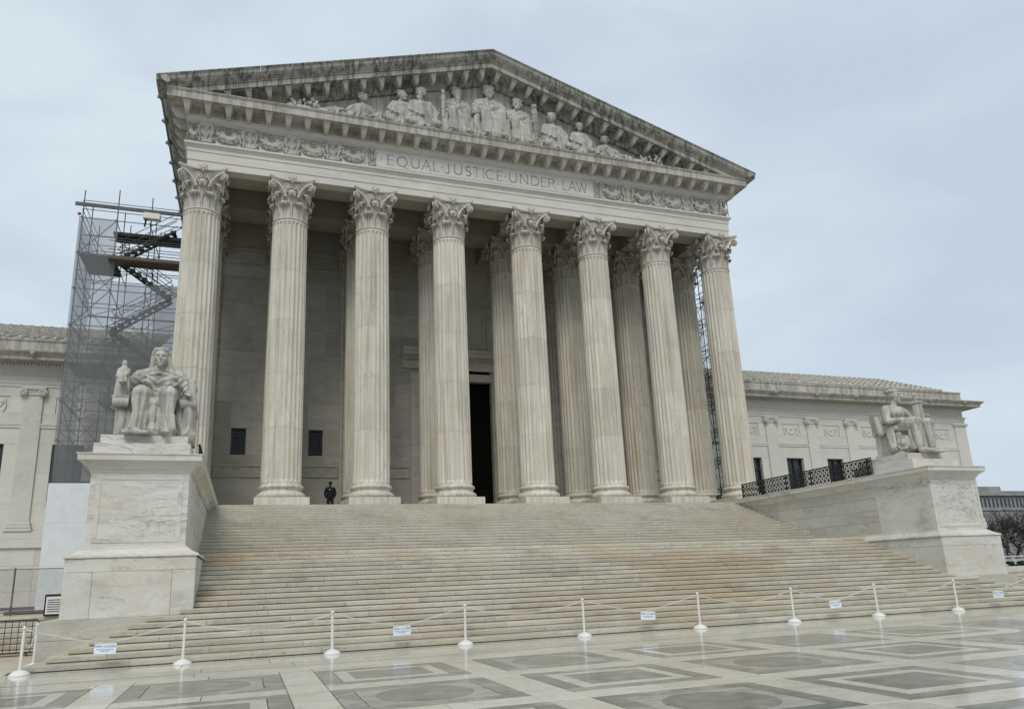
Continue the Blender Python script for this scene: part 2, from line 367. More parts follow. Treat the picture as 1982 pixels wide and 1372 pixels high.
# ================================================================ STAIRS
stairs = empty('grand_staircase', (0, YF, 0), 'broad pale marble staircase rising from the plaza to the columned portico', 'staircase')
DEPTH = .62
def step_profile(y0, z0, depth, nt=.022):
    z1 = z0+RISE
    return [(y0+.07, z0+.003), (y0+.07, z0+nt), (y0+.006, z0+nt+.002), (y0, z0+nt+.012), (y0-.004, z1-.035), (y0-.001, z1-.012), (y0+.012, z1-.001), (y0+.03, z1), (y0+depth, z1+.002), (y0+depth, z0+.003)]
upper = MB(); midst = MB(); cnt = 0
for k in range(NU+NL):
    if k < NL: y0 = YF+k*TL; tread = TL if k < NL-1 else 3.157
    else: y0 = YLAND+(k-NL)*TU; tread = TU
    if k == NU+NL-1: tread = .5
    z0 = k*RISE
    xe = 17.9-.385*k if k < 7 else 14.775
    L = 2.3 if k < 19 else 1.95
    xs_ = []; x = -xe
    off = ((k*.57) % 1)*L
    first = True
    while x < xe-.01:
        nx = x+(off if (first and off > .5) else L*random.uniform(.97, 1.03)); first = False
        if xe-nx < .6: nx = xe
        j = random.uniform(-.004, .004)
        prof = [(y+j, z) for y, z in step_profile(y0, z0, tread+.12, .027 if k < NL else .034)]
        if k < 16 and cnt < 290:
            MB().prism_x(prof, x+.004, nx-.004).build('step_stone', 'm_step', stairs); cnt += 1
        else: (midst if k < NL else upper).prism_x(prof, x+.004, nx-.004)
        x = nx
kind(upper.build('upper_step_stones', 'm_step_upper', stairs), 'stuff')
kind(midst.build('landing_step_stones', 'm_step', stairs), 'stuff')
# solid core below the treads
core = [(YF+.1, -.03), (YF+.1, .02)]
for k in range(NU+NL): pass
core = [(YF+.12, -.03), (YF+.12, .06), (YL2+.08, NL*RISE-.2), (YLAND+.1, NL*RISE-.2), (YTOP+.2, ZP-.2), (YTOP+.2, -.03)]
MB().prism_x(core, -14.72, 14.72).build('core', 'm_step', stairs)
# hip ends of the lowest steps
for sx in (-1, 1):
    for k in range(7):
        xe = 17.9-.385*k; y0 = YF+k*TL
        MB().box(sx*(xe-.45), sx*(xe-.02), y0+.2, YF+7*TL-.004, k*RISE, (k+1)*RISE-.004).build('return_stone', 'm_step', stairs)

# ================================================================ PEDESTALS AND FLANKING WALLS
DXI, DXO, CXI, CXO = 14.766, 17.436, 14.423, 17.811; YP = -13.15
Z_BLK, Z_PL, Z_BM, Z_DT, Z_CT = 1.085, 2.716, 3.03, 5.235, 5.724
def pedestal(sx, label):
    root = empty('stair_pedestal', (sx*16.1, YP, 0), label, 'pedestal', 'pedestals flanking the staircase')
    X = lambda a: sx*a
    YB = 1.2
    # foundation block (seen front with steps dying into it)
    zs = (0, .56, Z_BLK)
    MB().bbox(X(14.47), X(18.25), YF+7*TL, -7.4, -.02, .555, .01).build('foundation_stone', 'm_found', root)
    MB().bbox(X(14.47), X(18.25), YF+7*TL, -7.4, .56, Z_BLK, .01).build('foundation_stone', 'm_found', root)
    # plinth course stones
    yf = YP-.375
    edges = [CXI, CXI+.62, CXO-.72, CXO] if sx < 0 else [CXI, CXI+.75, CXO-.02, CXO]
    for a, b in zip(edges, edges[1:]):
        MB().bbox(X(a+.003), X(b-.003), yf, yf+1.2, Z_BLK+.004, 2.34, .008).build('plinth_stone', 'm_ped', root)
    MB().bbox(X(CXI), X(CXO), yf, yf+1.2, 2.346, Z_PL, .008).build('plinth_stone', 'm_ped', root)
    y = yf+1.206
    for a in (1.9, 2.2, 2.4):
        for z0, z1 in ((Z_BLK+.004, 2.34), (2.346, Z_PL)):
            MB().bbox(X(CXI), X(CXO), y, y+a-.006, z0, z1, .008).build('plinth_stone', 'm_ped', root)
        y += a
    # base moulding (front and both sides)
    prof = [(.40, Z_PL+.002), (.41, Z_PL+.03), (.40, Z_PL+.075), (.36, Z_PL+.095), (.27, Z_PL+.13), (.16, Z_PL+.20), (.10, Z_PL+.25), (.07, Z_PL+.26), (.07, Z_PL+.30), (.0, Z_BM+.01)]
    hw = (DXO-DXI)/2; mx_ = (DXO+DXI)/2
    mb = MB(); sweep_u(mb, prof, hw, YP, YP+6)
    mb.v = [(x+sx*mx_, y, z) for x, y, z in mb.v]; mb.build('base_moulding', 'm_ped', root)
    # die
    MB().bbox(X(DXI), X(DXO), YP, YP+3.0, Z_BM, Z_DT, .01).build('die', 'm_ped', root)
    # raised border round a sunk panel
    fx0, fx1, fz0, fz1 = DXI+.16, DXO-.16, Z_BM+.12, Z_DT-.12
    bw = .14
    for a, b, c_, d in ((fx0, fx1, fz1-bw, fz1), (fx0, fx1, fz0, fz0+bw), (fx0, fx0+bw, fz0+bw, fz1-bw), (fx1-bw, fx1, fz0+bw, fz1-bw)):
        MB().bbox(X(a), X(b), YP-.016, YP+.01, c_, d, .008).build('panel_border', 'm_ped', root)
    # wall behind: ashlar courses up to the cap, in the shade-darkened marble
    cz = [Z_BM-.9, 3.6, 4.15, 4.72, Z_DT]
    for ci in range(4):
        y = YP+3.004; q = 0
        while y < .3:
            L = (1.5, 1.9, 1.25, 2.1)[(q+ci*3) % 4]; y2 = min(y+L, .3)
            if .3-y2 < .4: y2 = .3
            MB().bbox(X(DXI+.012), X(DXO-.012), y+.003, y2-.003, cz[ci]+.003, cz[ci+1]-.003, .008).build('ashlar', 'm_ashlar_shade', root); q += 1; y = y2
    MB().bbox(X(DXI+.1), X(DXO-.1), YP+.1, .28, Z_BLK-.5, Z_DT-.02, .01).build('core', 'm_ped', root)
    for z0, z1 in ((.0, 1.1), (1.106, 2.1)):
        MB().bbox(X(DXI+.012), X(DXO-.012), -7.39, .3, z0, z1, .01).build('ashlar', 'm_ped', root)
    # cap moulding
    prof = [(.0, Z_DT-.05), (.03, Z_DT-.04), (.03, Z_DT+.02), (.06, Z_DT+.03), (.08, Z_DT+.08), (.14, Z_DT+.16), (.24, Z_DT+.23), (.30, Z_DT+.27), (.33, Z_DT+.28), (.33, Z_DT+.44), (.36, Z_DT+.455), (.36, Z_CT-.005), (.34, Z_CT), (-1.37, Z_CT+.002)]
    mb = MB(); sweep_u(mb, prof, hw, YP, .38)
    mb.v = [(x+sx*mx_, y, z) for x, y, z in mb.v]; mb.build('cap_moulding', 'm_ped', root)
    MB().box(X(DXI-.34), X(DXO+.34), .34, .376, Z_DT+.3, Z_CT-.004).build('cap_end', 'm_ped', root)
    return root
pedL = pedestal(-1, 'tall marble pedestal carrying the seated hooded statue, beside the fenced scaffold yard')
pedR = pedestal(1, 'tall marble pedestal carrying the seated bare-chested statue, with iron railing running up behind it')

# ================================================================ COURTHOUSE
court = empty('courthouse', (0, 10, 1.24), 'white marble courthouse with eight-column front portico, sculpted pediment and low side wings', 'building')
# --- portico floor
MB().bbox(-14.75, 14.75, YTOP+.42, 11.5, ZP-.5, ZP, .01).build('portico_floor', 'm_step', court)
for sx in (-1, 1): MB().bbox(sx*14.753, sx*18.1, .40, 11.5, 1.2, ZP-.004, .01).build('podium_wall', 'm_ped', court)
# --- column pieces
def fluted_ring(r, z, n=24, depth=.08, per=8):
    pts = []
    for k in range(n):
        for q in range(per):
            u = q/per; a = 2*math.pi*(k+u)/n
            if u < .2: d = 0
            else: s_ = (u-.2)/.8; d = depth*math.sin(math.pi*s_)**.7
            pts.append(((r-d)*math.cos(a), (r-d)*math.sin(a), z))
    return pts
def rad(t_): return .965-.045*t_**1.6
Z_S0, Z_S1 = 6.67, 20.94
drums = []
ND = 5; hD = (Z_S1-Z_S0)/ND
for d in range(ND):
    mb = MB(); rows = []
    za, zb = d*hD, (d+1)*hD
    lv = [(za+.003, -.012), (za+.012, 0), (za+hD*.5, 0), (zb-.012, 0), (zb-.003, -.012)]
    if d == 0: lv = [(0, 'c'), (.10, 'c'), (.16, .5), (.24, 0)]+lv[2:]
    if d == ND-1: lv = lv[:3]+[(zb-.22, 0), (zb-.15, .5), (zb-.10, 'c'), (zb, 'c')]
    vs = []
    for z, dr in lv:
        r_ = rad(z/(Z_S1-Z_S0))
        if dr == 'c': vs += fluted_ring(r_, z, depth=0)
        elif dr == .5: vs += fluted_ring(r_, z, depth=.04)
        else: vs += fluted_ring(r_+dr, z)
    n = 192
    mb.add(vs, [(i*n+k, i*n+(k+1) % n, (i+1)*n+(k+1) % n, (i+1)*n+k) for i in range(len(lv)-1) for k in range(n)], False)
    drums.append(mb.mesh('drum', 'm_column'))
def arc(cr, cz, r, a0, a1, n): return [(cr+r*math.cos(R(a0+(a1-a0)*i/n)), cz+r*math.sin(R(a0+(a1-a0)*i/n))) for i in range(n+1)]
bp = [(1.12, 0)]+arc(1.03, .16, .145, -75, 85, 8)+[(1.03, .31), (1.03, .335)]+[(.985, .37), (.965, .42), (.985, .455), (1.02, .47), (1.02, .49)]+arc(.99, .585, .09, -80, 85, 7)+[(.99, .68), (.99, .705), (.955, .72)]
bp = [(r_+.02, z) for r_, z in bp]
me_base = MB().lathe(bp, 48).mesh('base', 'm_column')
me_plinth = MB().bbox(-1.303, 1.303, -1.303, 1.303, 0, .37, .012).mesh('column', 'm_column')

def capital_mesh(h=2.272, r0=.85):
    mb = MB()
    mb.lathe([(r0+.06, -.13), (r0+.10, -.10), (r0+.115, -.065), (r0+.10, -.03), (r0+.05, -.012), (r0, 0)], 40, caps=False)
    mb.lathe([(r0, 0), (r0, h*.35), (r0+.03, h*.6), (r0+.10, h*.78), (r0+.20, h*.865)], 32, caps=False)
    def leaf(a, H, wd, out_, rb):
        cl = [(0.015, 0), (.035, .25), (.05, .5), (.075, .72), (.13, .87), (.22, .965), (.31, .975), (.375, .93), (.385, .86), (.345, .80), (.30, .795)]
        wf = [.92, .96, 1.0, 1.0, .97, .90, .80, .70, .58, .42, .22]
        nu = 9; vs = []
        ca, sa = math.cos(a), math.sin(a)
        for i, (o_, z) in enumerate(cl):
            r_ = rb+o_*out_
            for j in range(nu):
                u = (j/(nu-1))*2-1
                ser = 1-.10*(i % 2)*(abs(u) > .8)
                t_ = u*wd*wf[i]*ser
                lobes = .034*math.cos(u*math.pi*4.0)*min(1, .5+i*.3)
                rr = r_+lobes-.05*u*u*(0.4 if i < 4 else 1)-.02*abs(u)
                zz = z*H-(.06*u*u*H if i > 3 else 0)
                vs.append((rr*ca-t_*sa, rr*sa+t_*ca, zz))
        n_ = len(cl)
        fs = [(i*nu+j, i*nu+j+1, (i+1)*nu+j+1, (i+1)*nu+j) for i in range(n_-1) for j in range(nu-1)]
        mb.add(vs, fs, True)
        mb.tube([((rb+o_*out_+.028)*ca, (rb+o_*out_+.028)*sa, z*H) for o_, z in cl[:8]], [.035, .033, .03, .03, .03, .028, .025, .02], 5)
        # thickness for the curled tip
        tip = cl[6]; rr = rb+tip[0]*out_+.02
        mb.tube([((rr)*ca+t_*sa, (rr)*sa-t_*ca, H*.90-.05*abs(t_/wd)**2) for t_ in (-wd*.62, -wd*.35, 0, wd*.35, wd*.62)], [.03, .065, .085, .065, .03], 7)
    for k in range(8): leaf(R(45*k+22.5), h*.37, .33, .80, r0)
    for k in range(8): leaf(R(45*k), h*.66, .32, 1.0, r0-.01)
    for k in range(4):
        a = R(45+90*k); ca, sa = math.cos(a), math.sin(a); ta = Vector((-sa, ca, 0))
        for sgn in (-1, 1):           # caulicole and volute pair meeting at the corner
            st = Vector((ca*(r0+.04), sa*(r0+.04), h*.50))+ta*sgn*.48
            cr = Vector((ca*1.44, sa*1.44, h*.775))+ta*sgn*.085
            pts = [st, st.lerp(cr, .25)+Vector((0, 0, h*.10)), st.lerp(cr, .5)+Vector((0, 0, h*.135)), st.lerp(cr, .8)+Vector((0, 0, h*.115))]
            d = Vector((ca, sa, 0))
            for q in range(16):
                th = R(100-38*q); rr = .205*(1-q/19)
                pts.append(cr+d*math.cos(th)*rr+Vector((0, 0, math.sin(th)*rr)))
            mb.tube(pts, [.07, .065, .06, .06]+[.055*(1-q/30) for q in range(16)], 6)
            mb.ball(cr, .07, 1)
        a2 = R(90*k); ca, sa = math.cos(a2), math.sin(a2); ta = Vector((-sa, ca, 0)); d = Vector((ca, sa, 0))
        for sgn in (-1, 1):           # inner helices
            st = d*(r0+.05)+ta*sgn*.42+Vector((0, 0, h*.52)); cr = d*(r0+.20)+ta*sgn*.15+Vector((0, 0, h*.74))
            pts = [st, st.lerp(cr, .5)+Vector((0, 0, h*.05))+ta*sgn*.03]
            for q in range(11):
                th = R(110-38*q); rr = .12*(1-q/13)
                pts.append(cr-ta*sgn*math.cos(th)*rr+Vector((0, 0, math.sin(th)*rr)))
            mb.tube(pts, [.05, .045]+[.036]*11, 5)
        # fleuron on the abacus and the cup below it
        c0 = d*(r0+.32)+Vector((0, 0, h*.935))
        mb.ball(c0, .15, 1, (1, 1, 1.1))
        for q in range(6):
            th = R(60*q+30); mb.ball(c0+ta*math.cos(th)*.15+Vector((0, 0, math.sin(th)*.15)), .10, 1)
        for s_ in (-1, 1): mb.tube([c0+ta*s_*.05-Vector((0, 0, .12)), c0+ta*s_*.15+Vector((0, 0, .05)), c0+ta*s_*.17+Vector((0, 0, .19))], [.05, .06, .045], 5)
        mb.ball(d*(r0+.20)+Vector((0, 0, h*.645)), .15, 1, (1, 1, .5))
        mb.tube([d*(r0+.03)+Vector((0, 0, h*.3)), d*(r0+.12)+Vector((0, 0, h*.63))], .04, 5)
    # abacus: four concave sides
    A = 1.226
    def outline(e):
        pts = []
        for k in range(4):
            a = R(90*k)
            for q in range(9):
                u = -1+2*q/8
                lx = (A-.34*(1-u*u)**.9)+e; ly = u*(A-.06+e)
                pts.append((lx*math.cos(a)-ly*math.sin(a), lx*math.sin(a)+ly*math.cos(a)))
        return pts
    prof = [(-.16, h*.865), (-.13, h*.90), (-.08, h*.925), (-.07, h*.945), (-.01, h*.95), (.0, h*.985), (-.01, h-.004)]
    rows = [[(x, y, z) for x, y in outline(e)] for e, z in prof]; n = len(rows[0])
    vs = [p for r_ in rows for p in r_]
    mb.add(vs, [(i*n+k, i*n+(k+1) % n, (i+1)*n+(k+1) % n, (i+1)*n+k) for i in range(len(rows)-1) for k in range(n)])
    mb.add(rows[-1], [tuple(range(n))]); mb.add(rows[0], [tuple(range(n))[::-1]])
    return mb.mesh('capital', 'm_capital')
me_cap = capital_mesh()
def column(x, y):
    c_ = place('column', me_plinth, court, (x, y, ZP))
    place('base', me_base, c_, (x, y, ZP+.37))
    for d in drums: place('drum', d, c_, (x, y, Z_S0), rot=(0, 0, 0))
    place('capital', me_cap, c_, (x, y, 21.08))
    return c_
for x in COLX: column(x, YC)
for x in COLX: column(x+XI, YI)

# --- entablature
_before = set(bpy.data.objects)
X0, Y0, YE = 16.60, .42, 34.0
arch_p = [(-.6, 22.872), (0, 22.872), (0, 23.26), (.035, 23.265), (.035, 23.75), (.07, 23.755), (.07, 23.95), (.10, 23.96), (.13, 24.02), (.20, 24.08), (.22, 24.10), (.22, 24.20), (.20, 24.21), (.02, 24.235)]
arch_ = sweep_u(MB(), arch_p, X0, Y0, YE).build('architrave', 'm_entab', court)
fr_p = [(.02, 24.235), (.015, 24.24), (.015, 25.50), (.05, 25.505), (.07, 25.55), (.13, 25.60), (.15, 25.66), (.20, 25.70), (.20, 25.78), (.24, 25.785)]
frieze = sweep_u(MB(), fr_p, X0, Y0, YE).build('frieze', 'm_entab', court)
co_p = [(.24, 25.785), (.24, 26.16), (.28, 26.165), (.28, 26.20), (1.04, 26.20), (1.055, 26.145), (1.085, 26.145), (1.09, 26.53), (1.12, 26.535), (1.14, 26.58), (1.17, 26.62), (1.17, 26.66), (-.6, 26.68)]
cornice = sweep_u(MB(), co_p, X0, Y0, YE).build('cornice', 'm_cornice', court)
# modillions
mm = MB()
def frustum(mb, z0, z1, w0, w1, y0a, y0b, y1a, y1b):   # bottom z0, top z1
    mb.add([(-w0, y0a, z0), (w0, y0a, z0), (w0, y0b, z0), (-w0, y0b, z0), (-w1, y1a, z1), (w1, y1a, z1), (w1, y1b, z1), (-w1, y1b, z1)], [(3, 2, 1, 0), (4, 5, 6, 7), (0, 1, 5, 4), (1, 2, 6, 5), (2, 3, 7, 6), (3, 0, 4, 7)])
frustum(mm, -.40, -.30, .105, .125, -.40, 0, -.50, 0); frustum(mm, -.30, -.03, .125, .165, -.52, 0, -.66, 0)
frustum(mm, -.027, .06, .20, .215, -.73, 0, -.76, 0)
me_mod = mm.mesh('modillion', 'm_modil')
for k in range(34):
    x = -16.74+k*(33.48/33); place('modillion', me_mod, cornice, (x, Y0-.23, 26.13))
for sx in (-1, 1):
    for k in range(14): place('modillion', me_mod, cornice, (sx*(X0+.23), .55+k*1.02, 26.13), rot=(0, 0, -sx*-math.pi/2))
# inscription
LET = {'E': (.50, [[(0, 0), (0, 1)], [(0, 1), (.46, 1)], [(0, .52), (.38, .52)], [(0, 0), (.48, 0)]]),
 'Q': (.95, [[(.45+.45*math.cos(R(a)), .5+.5*math.sin(R(a))) for a in range(0, 361, 20)], [(.5, .06), (.7, -.12), (1.0, -.2)]]),
 'U': (.72, [[(0, 1), (0, .35)]+[(.34+.34*math.cos(R(a)), .34+.34*math.sin(R(a))) for a in range(180, 361, 20)]+[(.68, 1)]]),
 'A': (.82, [[(0, 0), (.40, 1.02)], [(.40, 1.02), (.80, 0)], [(.16, .36), (.64, .36)]]),
 'L': (.50, [[(0, 1), (0, 0)], [(0, 0), (.46, 0)]]),
 'J': (.42, [[(.36, 1), (.36, .15)]+[(.16+.2*math.cos(R(a)), .15+.2*math.sin(R(a))) for a in range(0, -151, -25)]]),
 'S': (.52, [[(.25+.22*math.cos(R(a)), .75+.24*math.sin(R(a))) for a in range(30, 271, 20)]+[(.25+.24*math.cos(R(a)), .26+.26*math.sin(R(a))) for a in range(80, -151, -20)]]),
 'T': (.72, [[(0, 1), (.70, 1)], [(.35, 1), (.35, 0)]]),
 'I': (.12, [[(.05, 0), (.05, 1)]]),
 'C': (.80, [[(.5+.48*math.cos(R(a)), .5+.5*math.sin(R(a))) for a in range(50, 311, 20)]]),
 'N': (.80, [[(0, 0), (0, 1)], [(0, 1), (.74, 0)], [(.74, 0), (.74, 1)]]),
 'D': (.80, [[(0, 0), (0, 1), (.3, 1)]+[(.3+.46*math.cos(R(a)), .5+.5*math.sin(R(a))) for a in range(90, -91, -20)]+[(.3, 0), (0, 0)]]),
 'R': (.66, [[(0, 0), (0, 1), (.3, 1)]+[(.3+.26*math.cos(R(a)), .76+.24*math.sin(R(a))) for a in range(90, -91, -30)]+[(0, .52)], [(.28, .52), (.66, 0)]]),
 'W': (1.1, [[(0, 1), (.28, 0)], [(.28, 0), (.54, 1)], [(.54, 1), (.80, 0)], [(.80, 0), (1.06, 1)]])}
TXT = [('.', -6.50), ('E', -6.14), ('Q', -5.60), ('U', -4.76), ('A', -4.15), ('L', -3.46), ('.', -2.97), ('J', -2.78), ('U', -2.20), ('S', -1.52), ('T', -1.06), ('I', -.46), ('C', -.28), ('E', .45), ('.', .97), ('U', 1.22), ('N', 1.92), ('D', 2.64), ('E', 3.30), ('R', 3.78), ('.', 4.40), ('L', 4.72), ('A', 5.10), ('W', 5.66), ('.', 6.52)]
LH = .62; LZ = 24.56
pan = MB()
PX0, PX1, PZ0, PZ1 = -6.84, 6.84, 24.33, 25.40
panel = MB().bbox(PX0, PX1, Y0-.05, Y0+.02, PZ0, PZ1, .02).build('inscription_panel', 'm_entab', court)
for k in range(1, 7):
    MB().box(PX0+k*(PX1-PX0)/7-.004, PX0+k*(PX1-PX0)/7+.004, Y0-.0515, Y0-.04, PZ0+.03, PZ1-.03).build('panel_joint', 'letter', panel)
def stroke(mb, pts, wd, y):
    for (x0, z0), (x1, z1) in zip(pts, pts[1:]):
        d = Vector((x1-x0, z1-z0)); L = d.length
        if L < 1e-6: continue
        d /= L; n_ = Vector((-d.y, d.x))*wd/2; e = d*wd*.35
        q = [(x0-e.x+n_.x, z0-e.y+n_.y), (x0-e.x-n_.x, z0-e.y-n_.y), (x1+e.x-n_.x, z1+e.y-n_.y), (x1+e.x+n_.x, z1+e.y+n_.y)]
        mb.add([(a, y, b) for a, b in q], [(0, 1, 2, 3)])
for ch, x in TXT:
    mb = MB(); yy = Y0-.0535  # flat strokes, the shade of carving put into their colour
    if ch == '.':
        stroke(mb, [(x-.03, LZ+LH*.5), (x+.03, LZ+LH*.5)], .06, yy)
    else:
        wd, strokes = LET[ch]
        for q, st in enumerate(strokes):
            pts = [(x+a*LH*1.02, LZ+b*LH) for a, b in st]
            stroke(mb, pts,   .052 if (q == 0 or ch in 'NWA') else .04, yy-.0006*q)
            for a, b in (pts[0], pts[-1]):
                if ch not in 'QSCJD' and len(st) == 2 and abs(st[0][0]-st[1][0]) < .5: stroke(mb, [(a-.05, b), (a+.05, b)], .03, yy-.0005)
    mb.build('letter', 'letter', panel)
# frieze relief: urns and garland panels
random.seed(3)
ur = MB(); ur.lathe([(.30, 0), (.30, .05), (.20, .10), (.12, .2), (.10, .3), (.20, .42), (.24, .52), (.16, .62), (.10, .7), (.13, .8), (.2, .92), (.22, 1.0), (.14, 1.06)], 16)
ur.v = [(x, y*.45, z) for x, y, z in ur.v]
for s_ in (-1, 1):
    ur.tube([(s_*.32, -.06, .02), (s_*.26, -.09, .35), (s_*.38, -.10, .65), (s_*.30, -.09, .95), (s_*.40, -.07, 1.08)], [.08, .06, .10, .07, .10], 6)
    ur.ball((s_*.42, -.06, .88), .12); ur.ball((s_*.40, -.06, .2), .10)
me_urn = ur.mesh('urn_relief', 'm_relief')
ga = MB()
for k in range(120):
    u = random.uniform(-1, 1)
    ga.ball((u*.57, -.05+random.uniform(-.05, .03), random.uniform(.05, .34)+.22*u*u), random.uniform(.05, .08), 1)
for k in range(14):
    a = R(360/14*k); ga.ball((.17*math.cos(a), -.06, .84+.17*math.sin(a)), .05)
ga.ball((0, -.07, .84), .09)
for s_ in (-1, 1):
    ga.tube([(s_*.25, -.05, .9), (s_*.42, -.07, 1.0), (s_*.5, -.06, .85), (s_*.4, -.06, .78)], .045, 5); ga.tube([(s_*.66, -.02, .02), (s_*.66, -.02, 1.06)], .03, 4)
ga.tube([(-.66, -.02, 1.06), (.66, -.02, 1.06)], .03, 4)
me_gar = ga.mesh('garland_relief', 'm_relief')
for sx in (-1, 1):
    for k in range(5):
        x = 6.95+2.2*k+.06
        if k > 0: place('urn_relief', me_urn, frieze, (sx*x, Y0-.02, 24.30))
        else: place('urn_relief', me_urn, frieze, (sx*7.05, Y0-.02, 24.30), (.5, 1, 1))
        if k < 4: place('garland_relief', me_gar, frieze, (sx*(x+1.08), Y0-.02, 24.32))
    place('garland_relief', me_gar, frieze, (sx*16.42, Y0-.02, 24.32), (.5, 1, 1))
    for k in range(6):
        place('urn_relief', me_urn, frieze, (sx*(X0+.02), 1.6+k*2.2, 24.30), rot=(0, 0, sx*math.pi/2)); place('garland_relief', me_gar, frieze, (sx*(X0+.02), 2.7+k*2.2, 24.32), rot=(0, 0, sx*math.pi/2))

# --- pediment
SL = .3057; ZA = 32.56
def zr(x): return ZA-SL*abs(x)
tym = MB().prism_y([(-16.7, 26.66), (16.7, 26.66), (0, 26.66+16.7*SL-.6)], Y0+.10, Y0+.5).build('tympanum', 'm_cornice', court)
rk = [(1.52, -.02), (1.50, -.07), (1.44, -.12), (1.40, -.30), (1.30, -.45), (1.17, -.57), (1.13, -.60), (1.13, -.66), (1.08, -.665), (1.08, -.98), (1.05, -1.0), (1.04, -.95), (.28, -.95), (.24, -.99), (.24, -1.30), (.19, -1.31), (.17, -1.40), (.10, -1.46), (.06, -1.52), (-.12, -1.54)]
ZCL = 26.64
for sx in (-1, 1):
    N = 11; xs_ = [18.19*i/N for i in range(N+1)]
    for i in range(N):
        xa, xb = xs_[i]+(.008 if i else 0), xs_[i+1]-(.008 if i < N-1 else 0)
        sub = 4; vs = []
        for q in range(sub+1):
            x = xa+(xb-xa)*q/sub
            for o_, dz in rk: vs.append((sx*x, Y0-o_, max(zr(x)+dz, ZCL)))
            vs.append((sx*x, Y0+.45, max(zr(x)-.02, ZCL)))
        n = len(rk)+1
        fs = [(q*n+k, q*n+k+1, (q+1)*n+k+1, (q+1)*n+k) for q in range(sub) for k in range(n-2)]+[((q+1)*n, q*n, q*n+n-1, (q+1)*n+n-1) for q in range(sub)]
        if sx > 0: fs = [f[::-1] for f in fs]
        fs.append(tuple(range(n)) if sx < 0 else tuple(range(n))[::-1]); fs.append(tuple(range(sub*n, sub*n+n))[::-1] if sx < 0 else tuple(range(sub*n, sub*n+n)))
        MB().add(vs, fs).build('raking_cornice_stone', 'm_rake', court)
    # dark bed behind the joints
    MB().add([(0, Y0-1.06, ZA-.1), (sx*17.0, Y0-1.06, zr(17.0)-.1), (sx*17.0, Y0-1.06, zr(17)-.62), (0, Y0-1.06, ZA-.62)], [(0, 1, 2, 3)]).build('joint_bed', 'lead', court)
    ang = math.atan(SL)*sx
    for k in range(16):
        x = .52+k*1.02
        if zr(x)-1.28 < 26.75: break
        place('modillion', me_mod, tym, (sx*x, Y0-.235, zr(x)-1.02), (.9, .95, .8), (0, ang, 0))
    # side gutter with lion-head spouts
    gp = [(1.10, 26.60), (1.17, 26.67), (1.30, 26.74), (1.42, 26.86), (1.47, 26.95), (1.55, 26.97), (1.59, 27.0), (1.5, 27.02), (1.1, 27.05), (.9, 26.7)]
    MB().prism_y([(sx*(X0+a), b) for a, b in gp], Y0-1.48, YE).build('gutter', 'm_rake', court)
    lm = MB().ball((0, 0, 0), .17, 2, (1, .9, 1.1)); lm.ball((.13, 0, -.03), .11, 1); [lm.ball((.02, .17*math.cos(a), .19*math.sin(a)), .08) for a in (.3, 1, 1.6, 2.2, 2.9, -.4, -2.8)]
    me_l = lm.mesh('lion_head', 'm_rake')
    for k in range(9): place('lion_head', me_l, court, (sx*(X0+1.48), .6+k*2.2, 26.82), (sx, 1, 1))
MB().prism_y([(-18.16, 26.96), (0, 32.50), (18.16, 26.96), (17.5, 26.70), (-17.5, 26.70)], Y0+.3, YE).build('roof', 'lead', court)
MB().bbox(-11.8, 11.8, Y0-.82, Y0+.1, 26.68, 26.90, .02).build('figure_ledge', 'm_relief', court)

# fit the upper works to the measured heights and widths (sizes in metres read off the photograph)
def refit(objs, f):
    done = set()
    for o in objs:
        if o.type != 'MESH': continue
        if o.location.length < 1e-6:
            if o.data.name in done: continue
            done.add(o.data.name)
            for v in o.data.vertices: v.co = f(v.co)
        else: o.location = f(o.location); W[o.name] = o.location.copy()
def zup(z): return z+.485+max(0, min(1, (z-22.87)/1.13))*.055+max(0, z-27)*.0126
refit(set(bpy.data.objects)-_before, lambda v: Vector((v.x*1.0145, v.y+.02, zup(v.z))))
# --- portico ceiling beams
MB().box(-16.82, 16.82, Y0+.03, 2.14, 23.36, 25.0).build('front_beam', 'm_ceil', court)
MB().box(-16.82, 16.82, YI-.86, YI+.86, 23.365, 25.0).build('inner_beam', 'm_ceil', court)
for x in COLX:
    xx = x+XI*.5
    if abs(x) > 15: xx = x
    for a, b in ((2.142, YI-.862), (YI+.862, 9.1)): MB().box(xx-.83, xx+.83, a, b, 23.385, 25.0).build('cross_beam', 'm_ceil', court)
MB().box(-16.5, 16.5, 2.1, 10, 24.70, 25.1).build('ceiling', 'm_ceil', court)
for i in range(7):
    a, b = COLX[i]+.9, COLX[i+1]-.84
    for y0, y1 in ((2.142, YI-.862), (YI+.862, 9.0)):
        for q in range(3):     # coffer ribs
            yy = y0+(y1-y0)*(q+.5)/3; MB().box(a, b, yy-.14, yy+.14, 24.46, 24.698).build('coffer_rib', 'm_ceil', court)
